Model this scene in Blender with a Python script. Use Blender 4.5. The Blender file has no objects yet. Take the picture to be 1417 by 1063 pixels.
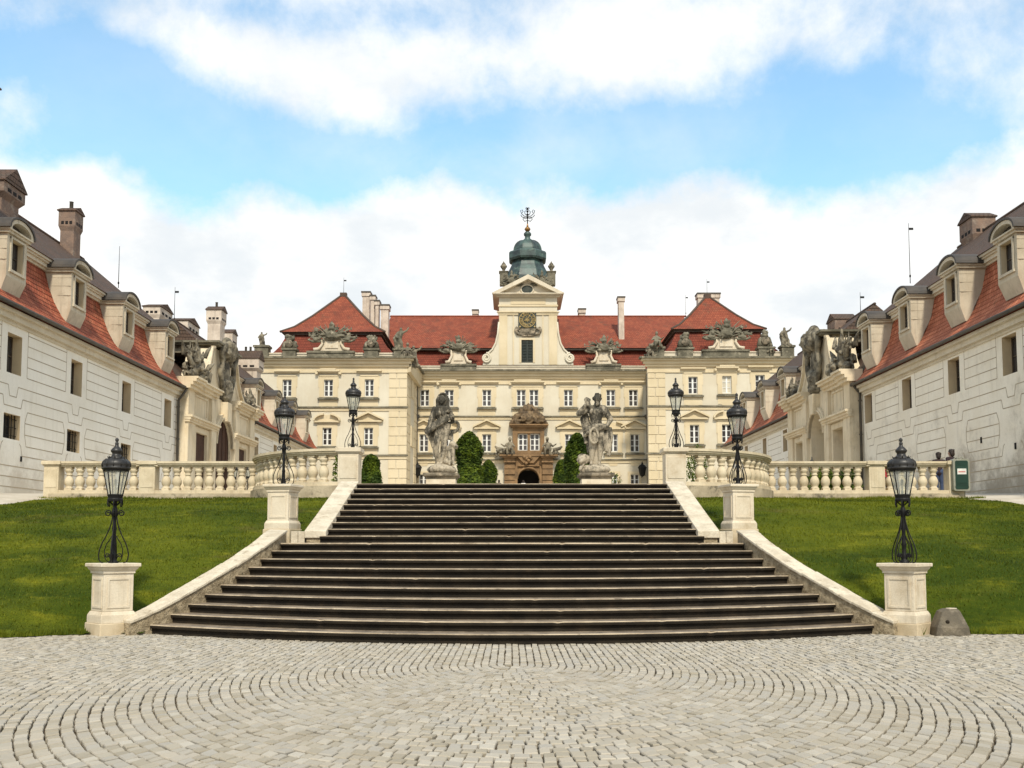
import bpy, bmesh, math, random
from math import sin, cos, pi, tan, radians as R, sqrt, atan2
from mathutils import Vector as V, Matrix as MX
random.seed(7)
sc = bpy.context.scene
COL = sc.collection
rnd = random.uniform

# ------------------------------------------------------------------ camera
FPX, PITCH, CXP, HOR, EYE = 1344.0, R(4.3), 708.5, 755.0, 1.544
CYP = HOR - FPX * tan(PITCH)
cam = bpy.data.cameras.new('camera'); co = bpy.data.objects.new('camera', cam); COL.objects.link(co)
co.location = (0, 0, EYE); co.rotation_euler = (pi / 2 + PITCH, 0, 0)
cam.sensor_width = 36; cam.lens = 36 * FPX / 1417; cam.clip_end = 8000; cam.clip_start = .1
cam.shift_x = 0; cam.shift_y = (CYP - 531.5) / 1417
sc.camera = co
def ray(px, py):
    u = (px - CXP) / FPX; v = (CYP - py) / FPX
    return u, cos(PITCH) - v * sin(PITCH), sin(PITCH) + v * cos(PITCH)
def PY(px, py, Y):
    d = ray(px, py); t = Y / d[1]; return V((t * d[0], Y, EYE + t * d[2]))

# ------------------------------------------------------------------ mesh helpers
class MB:
    def __init__(s): s.v = []; s.f = []; s.s = []; s.m = []
    def add(s, vs, fs, smooth=False, mi=0):
        o = len(s.v); s.v += [tuple(p) for p in vs]
        for f in fs: s.f.append([i + o for i in f]); s.s.append(smooth); s.m.append(mi)
    def hexa(s, p, mi=0): s.add(p, [(0,3,2,1),(4,5,6,7),(0,1,5,4),(1,2,6,5),(2,3,7,6),(3,0,4,7)], False, mi)
    def box(s, x0, x1, y0, y1, z0, z1, mi=0):
        s.hexa([(x0,y0,z0),(x1,y0,z0),(x1,y1,z0),(x0,y1,z0),(x0,y0,z1),(x1,y0,z1),(x1,y1,z1),(x0,y1,z1)], mi)
    def fbox(s, F, u0, u1, w0, w1, d0, d1, mi=0):
        s.hexa([F(*q) for q in ((u0,w0,d0),(u1,w0,d0),(u1,w0,d1),(u0,w0,d1),(u0,w1,d0),(u1,w1,d0),(u1,w1,d1),(u0,w1,d1))], mi)
    def fprism(s, F, pts, d0, d1, mi=0):
        n = len(pts); vs = [F(u, w, d0) for u, w in pts] + [F(u, w, d1) for u, w in pts]
        s.add(vs, [tuple(range(n)), tuple(range(2*n-1, n-1, -1))] + [(i, (i+1) % n, n + (i+1) % n, n + i) for i in range(n)], False, mi)
    def lathe(s, prof, n=16, c=(0,0,0), M=None, smooth=True, a0=0., sq=False, mi=0):
        vs = []; c = V(c)
        for r, z in prof:
            for k in range(n):
                a = a0 + 2*pi*k/n
                p = V((r*cos(a), r*sin(a), z))
                if M: p = M @ p
                vs.append(p + c)
        fs = [(i*n+k, i*n+(k+1) % n, (i+1)*n+(k+1) % n, (i+1)*n+k) for i in range(len(prof)-1) for k in range(n)]
        s.add(vs, fs, smooth, mi)
        s.add([vs[k] for k in range(n)], [tuple(range(n-1, -1, -1))], False, mi)
        s.add([vs[-n+k] for k in range(n)], [tuple(range(n))], False, mi)
    def tube(s, pts, r, n=6, smooth=True, mi=0):
        pts = [V(p) for p in pts]; m = len(pts)
        rr = r if isinstance(r, (list, tuple)) else [r]*m
        vs = []; up = None
        for i, p in enumerate(pts):
            t = (pts[min(i+1, m-1)] - pts[max(i-1, 0)])
            t = t.normalized() if t.length > 1e-9 else V((0,0,1))
            if up is None: up = V((0,0,1)) if abs(t.z) < .9 else V((1,0,0))
            a = t.cross(up); a = a.normalized() if a.length > 1e-6 else V((1,0,0))
            b = a.cross(t).normalized(); up = b
            for k in range(n): vs.append(p + rr[i]*(a*cos(2*pi*k/n) + b*sin(2*pi*k/n)))
        fs = [(i*n+k, i*n+(k+1) % n, (i+1)*n+(k+1) % n, (i+1)*n+k) for i in range(m-1) for k in range(n)]
        fs += [tuple(range(n-1,-1,-1)), tuple((m-1)*n+k for k in range(n))]
        s.add(vs, fs, smooth, mi)
    def ell(s, c, r, n=12, m=8, rot=None, mi=0, jit=0):
        c = V(c); vs = []
        for i in range(m+1):
            th = pi*i/m
            for k in range(n):
                p = V((r[0]*sin(th)*cos(2*pi*k/n), r[1]*sin(th)*sin(2*pi*k/n), r[2]*cos(th)))
                if jit and 0 < i < m: p *= 1 + rnd(-jit, jit)
                if rot: p = rot @ p
                vs.append(c + p)
        s.add(vs, [(i*n+k, (i+1)*n+k, (i+1)*n+(k+1) % n, i*n+(k+1) % n) for i in range(m) for k in range(n)], True, mi)
    def stube(s, pts, r, n=8, k=5):
        pts = [V(p) for p in pts]; rr = r if isinstance(r, (list, tuple)) else [r]*len(pts); P = []; Q = []; m = len(pts)
        for i in range(m-1):
            a, b, c, d = pts[max(i-1,0)], pts[i], pts[i+1], pts[min(i+2,m-1)]
            for j in range(k):
                t = j/k; P.append(.5*((2*b) + (c-a)*t + (2*a-5*b+4*c-d)*t*t + (3*b-a-3*c+d)*t*t*t)); Q.append(rr[i]*(1-t)+rr[i+1]*t)
        s.tube(P+[pts[-1]], Q+[rr[-1]], n)
    def cap(s, p0, r0, p1, r1, n=10, mi=0):
        p0 = V(p0); p1 = V(p1); d = p1 - p0; L = max(d.length, 1e-5); t = d / L
        pts = []; rs = []
        for a in (-85, -55, -25): pts.append(p0 + t*r0*sin(R(a))); rs.append(r0*cos(R(a)))
        pts.append(p0); rs.append(r0); pts.append(p1); rs.append(r1)
        for a in (25, 55, 85): pts.append(p1 + t*r1*sin(R(a))); rs.append(r1*cos(R(a)))
        s.tube(pts, rs, n, True, mi)
    def xform(s, fn): s.v = [tuple(fn(V(p))) for p in s.v]
    def build(s, name, mats, parent=None, recalc=True, bevel=0, attr=None):
        me = bpy.data.meshes.new(name); me.from_pydata(s.v, [], s.f)
        me.polygons.foreach_set('use_smooth', s.s); me.polygons.foreach_set('material_index', s.m)
        for m in (mats if isinstance(mats, (list, tuple)) else [mats]): me.materials.append(m)
        if attr:
            at = me.attributes.new('tone', 'FLOAT', 'FACE'); at.data.foreach_set('value', attr)
        me.update()
        if recalc and len(s.f) < 60000:
            bm = bmesh.new(); bm.from_mesh(me); bmesh.ops.recalc_face_normals(bm, faces=bm.faces); bm.to_mesh(me); bm.free()
        o = bpy.data.objects.new(name, me); COL.objects.link(o)
        if parent:
            o.parent = parent
            if parent.name in WORLDP: o.matrix_parent_inverse = parent_inv(parent)
        if bevel:
            b = o.modifiers.new('bevel', 'BEVEL'); b.width = bevel; b.segments = 2; b.limit_method = 'ANGLE'; b.angle_limit = R(40)
        return o
WORLDP = {}          # empties whose parts were modelled in world coordinates
def parent_inv(p):
    M = MX.Identity(4); q = p; chain = []
    while q: chain.append(q); q = q.parent
    for q in reversed(chain): M = M @ q.matrix_parent_inverse @ q.matrix_basis
    return M.inverted()
def tag(o, label=None, cat=None, group=None, kind=None):
    if label: o['label'] = label
    if cat: o['category'] = cat
    if group: o['group'] = group
    if kind: o['kind'] = kind
    return o
def thing(name, label, cat, loc, rz=0, group=None, world=False):
    o = bpy.data.objects.new(name, None); COL.objects.link(o); o.location = loc; o.rotation_euler = (0, 0, rz); o.empty_display_size = .2
    if world: WORLDP[o.name] = 1
    return tag(o, label, cat, group)
def sub(o):          # marks a part as parent for world-coordinate sub-parts
    WORLDP[o.name] = 1; return o
def dup(root, loc, rz, label, scale=None):
    r = root.copy(); COL.objects.link(r); r.location = loc; r.rotation_euler = (0, 0, rz); r['label'] = label
    if scale: r.scale = (scale,)*3
    for ch in list(root.children):
        c = ch.copy(); COL.objects.link(c); c.parent = r
        for g in list(ch.children):
            d = g.copy(); COL.objects.link(d); d.parent = c
    return r
def organic(o, voxel, smooth=4, fac=.5):
    m = o.modifiers.new('remesh', 'REMESH'); m.mode = 'VOXEL'; m.voxel_size = voxel; m.use_smooth_shade = True
    if smooth:
        m = o.modifiers.new('smooth', 'SMOOTH'); m.iterations = smooth; m.factor = fac
    return o

# ------------------------------------------------------------------ materials
class NT:
    def __init__(s, nt): s.t = nt; nt.nodes.clear()
    def n(s, typ, **kw):
        nd = s.t.nodes.new('ShaderNode' + typ)
        ins = kw.pop('i', {})
        for k, v in kw.items(): setattr(nd, k, v)
        for k, v in ins.items():
            if isinstance(v, bpy.types.NodeSocket): s.t.links.new(v, nd.inputs[k])
            else: nd.inputs[k].default_value = v
        return nd
    def m(s, op, a, b=0., c=0., clamp=False):
        nd = s.n('Math', operation=op, use_clamp=clamp, i={0: a, 1: b, 2: c}); return nd.outputs[0]
    def vm(s, op, a, b=(0,0,0), out=0):
        nd = s.n('VectorMath', operation=op, i={0: a, 1: b}); return nd.outputs[out]
    def mix(s, f, a, b, bt='MIX'):
        nd = s.n('Mix', data_type='RGBA', blend_type=bt, i={0: f}); 
        for k, v in ((6, a), (7, b)):
            if isinstance(v, bpy.types.NodeSocket): s.t.links.new(v, nd.inputs[k])
            else: nd.inputs[k].default_value = (*v, 1) if len(v) == 3 else v
        return nd.outputs[2]
    def noise(s, vec, scale, detail=6, rough=.6, out='Fac', dist=0):
        return s.n('TexNoise', i={'Vector': vec, 'Scale': scale, 'Detail': detail, 'Roughness': rough, 'Distortion': dist}).outputs[out]
    def ramp(s, f, a, b): # smooth 0..1 between a and b
        return s.n('MapRange', interpolation_type='SMOOTHSTEP', i={0: f, 1: a, 2: b, 3: 0., 4: 1.}).outputs[0]
def newmat(name):
    m = bpy.data.materials.new(name); m.use_nodes = True; t = NT(m.node_tree)
    out = t.n('OutputMaterial'); b = t.n('BsdfPrincipled'); t.t.links.new(b.outputs[0], out.inputs[0])
    return m, t, b, out
def pos(t): return t.n('NewGeometry').outputs['Position']
def mat(name, c1, c2=None, scale=1.2, rough=.85, bump=.3, bscale=25, bdist=.02, stain=None, sscale=.8, samt=(.55,.75), spec=.3, metal=0, streak=None, fine=.12, coord='pos', dirt=None):
    """base colour varied by two noises; optional stain colour in patches, streaks running down, and weathering by height"""
    m, t, b, out = newmat(name)
    P = pos(t) if coord == 'pos' else t.n('TexCoord').outputs['Object']
    c2 = c2 or tuple(min(1, x*.8) for x in c1)
    c = t.mix(t.ramp(t.noise(P, scale, 8, .65), .35, .65), c1, c2)
    f = t.noise(P, bscale, 4, .7)
    c = t.mix(1., c, t.n('CombineColor', i={k: t.m('MULTIPLY_ADD', f, fine*2, 1 - fine) for k in (0,1,2)}).outputs[0], 'MULTIPLY')
    if stain:
        c = t.mix(t.m('MULTIPLY', t.ramp(t.noise(P, sscale, 10, .7), *samt), .85), c, stain)
    if streak:
        st = t.noise(t.vm('MULTIPLY', P, (3.2, 3.2, .25)), 1.3, 6, .7)
        c = t.mix(t.m('MULTIPLY', t.ramp(st, .5, .8), streak[3]), c, streak[:3])
    if dirt:   # (colour, z low, z high, amount): weathering patches that thin out with height
        z = t.n('SeparateXYZ', i={0: P}).outputs[2]
        k = t.n('MapRange', i={0: z, 1: dirt[1], 2: dirt[2], 3: 1., 4: 0.}).outputs[0]
        k = t.ramp(t.m('ADD', t.m('MULTIPLY', k, .45), t.noise(P, .55, 10, .72)), .68, .95)
        c = t.mix(t.m('MULTIPLY', k, dirt[3]), c, dirt[0])
    t.t.links.new(c, b.inputs['Base Color'])
    b.inputs['Roughness'].default_value = rough; b.inputs['Specular IOR Level'].default_value = spec; b.inputs['Metallic'].default_value = metal
    if bump:
        bn = t.n('Bump', i={'Strength': bump, 'Distance': bdist, 'Height': t.noise(P, bscale, 6, .65)})
        t.t.links.new(bn.outputs[0], b.inputs['Normal'])
    return m
def tiles(name, c1, c2, c3, tw=.2, th=.17, bump=.6, moss=None, mossamt=(.5,.7)):
    m, t, b, out = newmat(name); g = t.n('NewGeometry'); P = g.outputs['Position']; N = g.outputs['True Normal']
    cr = t.vm('CROSS_PRODUCT', (0,0,1), N); L = t.m('MAXIMUM', t.vm('LENGTH', cr, out=1), .05)
    T = t.vm('NORMALIZE', cr); u = t.vm('DOT_PRODUCT', P, T, out=1)
    v = t.m('DIVIDE', t.n('SeparateXYZ', i={0: P}).outputs[2], L)
    wob = t.m('MULTIPLY', t.m('SUBTRACT', t.noise(P, .9, 3), .5), .10)
    v = t.m('ADD', v, wob)
    row = t.m('DIVIDE', v, th); rowi = t.m('FLOOR', row); fr = t.m('FRACT', row)
    cu = t.m('ADD', t.m('DIVIDE', u, tw), t.m('MULTIPLY', t.m('MODULO', rowi, 2.), .5)); ci = t.m('FLOOR', cu); fu = t.m('FRACT', cu)
    idv = t.n('CombineXYZ', i={0: ci, 1: rowi, 2: 0.}).outputs[0]
    wn = t.n('TexWhiteNoise', noise_dimensions='3D', i={'Vector': idv}); r1 = wn.outputs['Value']
    c = t.mix(r1, c1, c2); c = t.mix(t.m('MULTIPLY', t.ramp(t.noise(P, .8, 8, .7), .42, .68), .9), c, c3)
    if moss: c = t.mix(t.m('MULTIPLY', t.ramp(t.noise(P, 1.1, 10, .75), *mossamt), .8), c, moss)
    gap = t.m('MULTIPLY', t.ramp(fr, .0, .26), t.m('MULTIPLY', t.ramp(fu, 0., .1), t.m('SUBTRACT', 1., t.ramp(fu, .9, 1.))))
    c = t.mix(t.m('MULTIPLY_ADD', gap, .75, .25), tuple(x*.28 for x in c1), c)
    t.t.links.new(c, b.inputs['Base Color']); b.inputs['Roughness'].default_value = .8; b.inputs['Specular IOR Level'].default_value = .25
    hgt = t.m('MULTIPLY', t.m('ADD', t.m('SUBTRACT', 1., fr), t.m('MULTIPLY', r1, .25)), gap)
    bn = t.n('Bump', i={'Strength': bump, 'Distance': .05, 'Height': hgt}); t.t.links.new(bn.outputs[0], b.inputs['Normal'])
    return m
def leafmat(name, c1, c2, tr=.25):
    m, t, b, out = newmat(name); P = pos(t); g = t.n('NewGeometry')
    c = t.mix(g.outputs['Random Per Island'], c1, c2); c = t.mix(t.ramp(t.noise(P, 1.3, 5), .35, .65), c, tuple(x*.7 for x in c1))
    t.t.links.new(c, b.inputs['Base Color']); b.inputs['Roughness'].default_value = .65; b.inputs['Specular IOR Level'].default_value = .25
    tl = t.n('BsdfTranslucent', i={'Color': c}); mx = t.n('MixShader', i={0: tr, 1: b.outputs[0], 2: tl.outputs[0]})
    t.t.links.new(mx.outputs[0], out.inputs[0]); return m
def grass_colour(t):
    P = pos(t); Q = t.vm('MULTIPLY', P, (.5, 1., 1.))
    c = t.mix(t.ramp(t.noise(Q, .38, 8, .65), .40, .60), (.052,.080,.004), (.140,.160,.008))
    c = t.mix(t.m('MULTIPLY', t.ramp(t.noise(Q, 1.5, 9, .72), .52, .72), .85), c, (.27,.26,.016))
    c = t.mix(t.m('MULTIPLY', t.ramp(t.noise(t.vm('ADD', Q, (9,3,1)), .55, 10, .75), .57, .70), .6), c, (.16,.125,.04))
    return t.mix(t.m('MULTIPLY', t.ramp(t.noise(t.vm('ADD', Q, (2,8,1)), .9, 10, .75), .52, .66), .6), c, (.020,.038,.003))
def grassmat():
    m, t, b, out = newmat('grass_blade'); c = grass_colour(t); r = t.n('NewGeometry').outputs['Random Per Island']
    c = t.mix(t.m('MULTIPLY', r, .45), c, (.18,.19,.016)); t.t.links.new(c, b.inputs['Base Color']); b.inputs['Roughness'].default_value = .7; b.inputs['Specular IOR Level'].default_value = .15
    tl = t.n('BsdfTranslucent', i={'Color': c}); mx = t.n('MixShader', i={0: .25, 1: b.outputs[0], 2: tl.outputs[0]}); t.t.links.new(mx.outputs[0], out.inputs[0]); return m
STONE_D = (.10,.09,.065)
M = {}
M['crestbrown'] = mat('dark_sandstone_carving', (.21,.145,.08), (.06,.043,.027), 2.0, bump=.6, bscale=8, bdist=.05, stain=(.34,.25,.15), sscale=1.6, samt=(.55,.7))
M['white'] = mat('white_render', (.82,.775,.675), (.77,.72,.61), .5, bump=.2, stain=(.56,.50,.39), sscale=.5, samt=(.6,.85), streak=(.42,.36,.27,.3), dirt=((.40,.33,.24),2.5,7.5,.55))
M['white_old'] = mat('weathered_render', (.82,.76,.635), (.76,.69,.555), .5, bump=.3, stain=(.42,.37,.29), sscale=.6, samt=(.52,.8), streak=(.36,.31,.24,.4), dirt=((.30,.255,.19),2.5,8.5,.85))
M['groove'] = mat('groove', (.33,.265,.18), (.44,.36,.25), 1., bump=0)
M['cream'] = mat('cream_moulding', (.63,.56,.43), (.54,.47,.35), .8, bump=.15, streak=(.28,.23,.15,.45))
M['reveal'] = mat('window_reveal', (.60,.47,.29), (.53,.41,.26), .8, bump=.1)
M['castle'] = mat('castle_plaster', (.615,.565,.445), (.545,.485,.365), .22, bump=.12, stain=(.53,.43,.29), sscale=.18, samt=(.55,.8), streak=(.44,.36,.24,.3))
M['ochre'] = mat('castle_ochre', (.625,.53,.36), (.55,.455,.29), .3, bump=.12, streak=(.40,.31,.19,.3))
M['gatestone'] = mat('gate_plaster', (.70,.60,.43), (.62,.51,.34), .6, bump=.25, stain=(.36,.28,.17), sscale=.9, samt=(.56,.78), streak=(.22,.17,.10,.75))
M['sand'] = mat('portal_sandstone', (.27,.165,.08), (.17,.105,.052), .9, bump=.5, stain=(.075,.055,.036), sscale=.8, samt=(.5,.75))
M['dark'] = mat('dark_stone', (.25,.215,.15), (.055,.047,.034), 2.2, bump=.6, bscale=9, bdist=.05, stain=(.30,.27,.20), sscale=1.5, samt=(.55,.75))
M['attic'] = mat('attic_stone', (.19,.17,.12), (.085,.077,.052), 1.1, bump=.6, bscale=7, bdist=.05, stain=(.40,.35,.25), sscale=1.5, samt=(.54,.70))
M['statue'] = mat('statue_stone', (.26,.215,.15), (.055,.047,.032), 2.3, bump=.8, bscale=16, bdist=.05, stain=(.46,.37,.26), sscale=1.9, samt=(.53,.62), streak=(.035,.03,.022,.9), fine=.35)
def m_statue():
    m, t, b, out = newmat('crusted_statue_stone'); P = pos(t); z = t.n('SeparateXYZ', i={0: P}).outputs[2]
    n1 = t.noise(P, 2.2, 10, .7); n2 = t.noise(t.vm('MULTIPLY', P, (5., 5., .9)), 1.6, 8, .7); n3 = t.noise(P, 9., 8, .75)
    k = t.m('ADD', t.m('MULTIPLY', t.m('SUBTRACT', z, 5.45), .22), t.m('MULTIPLY', t.m('SUBTRACT', n1, .5), 2.2))
    k = t.m('ADD', k, t.m('MULTIPLY', t.m('SUBTRACT', n2, .5), 1.6)); k = t.m('ADD', k, t.m('MULTIPLY', t.m('SUBTRACT', n3, .5), 1.4))
    c = t.mix(t.ramp(k, -.35, .35), (.42,.36,.265), (.055,.050,.038)); c = t.mix(t.m('MULTIPLY', t.ramp(n3, .55, .7), .5), c, (.20,.175,.12))
    t.t.links.new(c, b.inputs['Base Color']); b.inputs['Roughness'].default_value = .9; b.inputs['Specular IOR Level'].default_value = .2
    bn = t.n('Bump', i={'Strength': .7, 'Distance': .04, 'Height': t.noise(P, 16, 8, .7)}); t.t.links.new(bn.outputs[0], b.inputs['Normal']); return m
M['crust'] = m_statue()
M['sandpale'] = mat('pale_sandstone', (.65,.57,.435), (.55,.465,.335), 1.9, bump=.4, bscale=35, bdist=.015, stain=(.40,.30,.18), sscale=1.9, samt=(.55,.74), streak=(.33,.26,.16,.5), fine=.22)
M['coping'] = mat('parapet_stone', (.62,.55,.42), (.48,.41,.30), 2.6, bump=.7, bscale=22, bdist=.025, stain=(.26,.20,.125), sscale=3.4, samt=(.54,.70), fine=.3)
M['rubble'] = mat('parapet_wall_stone', (.46,.37,.235), (.24,.185,.11), 6.5, bump=1., bscale=15, bdist=.08, stain=(.12,.10,.065), sscale=5, samt=(.55,.7))
M['baluster'] = mat('baluster_stone', (.64,.55,.39), (.53,.44,.295), 1.8, bump=.35, bscale=32, bdist=.015, streak=(.27,.22,.14,.6), stain=(.38,.30,.19), sscale=2.3, samt=(.55,.74), fine=.22)
M['mossy'] = mat('mossy_plinth', (.50,.42,.29), (.33,.27,.18), 1.3, bump=.6, bscale=18, bdist=.03, stain=(.07,.065,.045), sscale=2.2, samt=(.5,.66))
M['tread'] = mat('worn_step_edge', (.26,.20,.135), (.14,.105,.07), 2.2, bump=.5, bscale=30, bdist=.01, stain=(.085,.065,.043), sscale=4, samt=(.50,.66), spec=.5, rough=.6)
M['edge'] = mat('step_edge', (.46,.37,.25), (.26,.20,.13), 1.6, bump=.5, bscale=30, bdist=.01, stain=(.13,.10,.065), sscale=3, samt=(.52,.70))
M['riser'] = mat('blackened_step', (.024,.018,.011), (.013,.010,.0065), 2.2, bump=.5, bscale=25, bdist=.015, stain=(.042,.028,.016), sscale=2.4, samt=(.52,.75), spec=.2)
M['iron'] = mat('black_iron', (.006,.006,.0055), (.010,.0095,.0085), 5, rough=.55, bump=.2, bscale=60, bdist=.004, spec=.22, coord='obj')
M['roofiron'] = mat('lamp_roof_iron', (.012,.0105,.009), (.020,.017,.013), 5, rough=.45, bump=.2, bscale=50, bdist=.004, spec=.5, coord='obj')
M['gutter'] = mat('dark_gutter', (.055,.05,.042), (.09,.075,.055), 2, bump=.1, rough=.6)
M['roofedge'] = mat('roof_edge', (.10,.065,.045), (.07,.05,.038), 1.5, bump=.2)
M['copper'] = mat('green_copper', (.055,.10,.085), (.016,.026,.026), .9, bump=.3, bscale=6, rough=.5, stain=(.17,.24,.17), sscale=1.1, samt=(.56,.74), streak=(.02,.03,.03,.8), spec=.5)
M['gold'] = mat('gilt_ball', (.30,.16,.05), (.2,.1,.03), 3, rough=.35, bump=0, metal=.6)
M['clock'] = mat('clock_gilt', (.42,.31,.13), (.3,.22,.09), 2, rough=.5, bump=.1)
M['lead'] = mat('lead_and_recess_shade', (.040,.034,.028), (.068,.055,.042), 1.5, bump=.3, bscale=8, rough=.6, spec=.4)
M['brick'] = mat('chimney_brick', (.24,.16,.115), (.16,.115,.09), 2.2, bump=.7, bscale=9, bdist=.04, stain=(.33,.27,.21), sscale=2, samt=(.5,.7))
M['chim'] = mat('chimney_render', (.62,.53,.43), (.47,.39,.31), 1.2, bump=.3, bscale=9, streak=(.12,.10,.08,.7))
M['frame'] = mat('window_paint', (.74,.74,.70), (.66,.65,.60), 2, bump=0, rough=.5)
M['darkframe'] = mat('brown_window_paint', (.10,.075,.05), (.07,.05,.035), 2, bump=0, rough=.5)
M['wood'] = mat('gate_wood', (.075,.035,.02), (.045,.022,.014), 1.5, bump=.4, bscale=10)
M['louvre'] = mat('louvre_wood', (.04,.05,.045), (.06,.065,.055), 2, bump=.2)
M['inner'] = mat('archway_plaster', (.42,.34,.22), (.34,.27,.17), .8, bump=.1)
M['soil'] = mat('ground_soil', (.17,.14,.09), (.11,.10,.06), .7, bump=.4, bscale=8)
M['mortar'] = mat('paving_joint', (.095,.064,.032), (.055,.042,.024), 1.8, bump=.8, bscale=60, bdist=.02, stain=(.10,.10,.05), sscale=1.2)
M['gravel'] = mat('pale_gravel', (.54,.49,.41), (.44,.39,.31), 1.3, bump=.5, bscale=40, bdist=.02)
M['block'] = mat('granite_block', (.155,.13,.09), (.10,.085,.062), 4, bump=.8, bscale=30, bdist=.02, stain=(.25,.21,.15), sscale=5, samt=(.5,.7))
M['bin_green'] = mat('bin_green', (.006,.030,.019), (.010,.042,.027), 3, rough=.4, bump=.05, spec=.5)
M['bin_frame'] = mat('bin_frame', (.30,.30,.24), (.22,.22,.17), 3, rough=.5, bump=.1)
M['paper'] = mat('label_white', (.72,.72,.66), None, 3, bump=0, rough=.5)
M['red'] = mat('label_red', (.5,.04,.03), None, 3, bump=0, rough=.5)
M['skin'] = mat('skin', (.46,.28,.20), (.42,.25,.18), 6, bump=.05, rough=.6)
M['hair'] = mat('dark_hair', (.018,.012,.010), (.03,.02,.015), 30, bump=.4, bscale=90, rough=.5)
M['cloth_dark'] = mat('dark_cloth', (.022,.014,.017), (.04,.025,.028), 8, bump=.3, bscale=80)
M['cloth_red'] = mat('red_cloth', (.38,.025,.035), (.3,.02,.03), 8, bump=.3, bscale=80)
M['cloth_white'] = mat('white_cloth', (.7,.68,.64), None, 8, bump=.3, bscale=80)
M['cloth_blue'] = mat('blue_cloth', (.05,.07,.13), None, 8, bump=.3, bscale=80)
M['tile_near'] = tiles('clay_tiles', (.31,.070,.034), (.46,.145,.072), (.20,.052,.028), .22, .235, 1., moss=(.085,.05,.03), mossamt=(.52,.68))
M['tile_orange'] = tiles('sunlit_clay_tiles', (.40,.115,.055), (.56,.20,.105), (.27,.08,.042), .22, .235, 1., moss=(.13,.075,.045), mossamt=(.55,.70))  # sunlight on the right roofs painted into a paler, more orange tile
M['tile_brown'] = tiles('old_brown_tiles', (.085,.053,.037), (.115,.068,.045), (.062,.045,.034), .22, .235, .7, moss=(.085,.07,.05))
M['tile_castle'] = tiles('castle_tiles', (.225,.052,.026), (.30,.082,.040), (.165,.043,.024), .25, .3, .6, moss=(.105,.06,.036), mossamt=(.50,.72))
M['tile_deep'] = tiles('castle_mansard_tiles', (.175,.038,.022), (.225,.055,.03), (.13,.033,.02), .25, .3, .5)
M['box_leaf'] = leafmat('box_leaf', (.045,.085,.008), (.21,.27,.02), .3)
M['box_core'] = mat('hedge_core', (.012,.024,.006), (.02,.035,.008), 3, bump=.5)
M['blade'] = grassmat()
M['bark'] = mat('bark', (.06,.045,.03), None, 8, bump=.8, bscale=20)

def m_glass(name, base, rough=.08, tint=.0):
    m, t, b, out = newmat(name); P = pos(t)
    c = t.mix(t.ramp(t.noise(P, .6, 3), .3, .7), base, tuple(x*1.8 for x in base))
    t.t.links.new(c, b.inputs['Base Color']); b.inputs['Roughness'].default_value = rough; b.inputs['Specular IOR Level'].default_value = .5
    return m
M['pane'] = m_glass('window_glass', (.035,.032,.03))
M['curtain'] = m_glass('curtained_glass', (.33,.30,.23), .2)
def m_lampglass():
    m, t, b, out = newmat('lantern_glass')
    tr = t.n('BsdfTransparent', i={'Color': (.93,.95,.92,1)}); b.inputs['Base Color'].default_value = (.62,.62,.56,1); b.inputs['Roughness'].default_value = .12
    n = t.ramp(t.noise(t.vm('MULTIPLY', pos(t), (6,6,1.2)), 1.5, 5), .3, .8)
    mx = t.n('MixShader', i={0: t.m('MULTIPLY_ADD', n, .4, .18), 1: tr.outputs[0], 2: b.outputs[0]})
    t.t.links.new(mx.outputs[0], out.inputs[0]); return m
M['lglass'] = m_lampglass()
def m_sett():
    m, t, b, out = newmat('granite_setts'); P = pos(t); a = t.n('Attribute', attribute_name='tone').outputs['Fac']
    r = t.n('ValToRGB', i={0: a}); e = r.color_ramp.elements
    e[0].position = 0; e[0].color = (.30,.26,.19,1); e[1].position = 1; e[1].color = (.44,.40,.325,1)
    for p, c in ((.25,(.375,.33,.25,1)), (.55,(.355,.325,.27,1)), (.8,(.40,.35,.27,1))):
        q = e.new(p); q.color = c
    c = t.mix(t.m('MULTIPLY', t.ramp(t.noise(P, .7, 8, .7), .45, .72), .5), r.outputs[0], (.33,.275,.195))
    c = t.mix(t.m('MULTIPLY', t.ramp(t.noise(P, 22, 6, .7), .5, .75), .35), c, (.30,.26,.20))
    t.t.links.new(c, b.inputs['Base Color']); b.inputs['Roughness'].default_value = .7; b.inputs['Specular IOR Level'].default_value = .35
    bn = t.n('Bump', i={'Strength': .6, 'Distance': .015, 'Height': t.noise(P, 28, 6, .7)}); t.t.links.new(bn.outputs[0], b.inputs['Normal'])
    return m
M['sett'] = m_sett()
def m_lawn():
    m, t, b, out = newmat('mown_lawn'); P = pos(t)
    c = grass_colour(t)
    c = t.mix(t.m('MULTIPLY', t.ramp(t.noise(P, 30, 5, .8), .4, .7), .6), c, (.025,.055,.006))
    t.t.links.new(c, b.inputs['Base Color']); b.inputs['Roughness'].default_value = .9; b.inputs['Specular IOR Level'].default_value = .1
    bn = t.n('Bump', i={'Strength': 1., 'Distance': .06, 'Height': t.noise(P, 35, 6, .8)}); t.t.links.new(bn.outputs[0], b.inputs['Normal'])
    return m
M['lawn'] = m_lawn()
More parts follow.
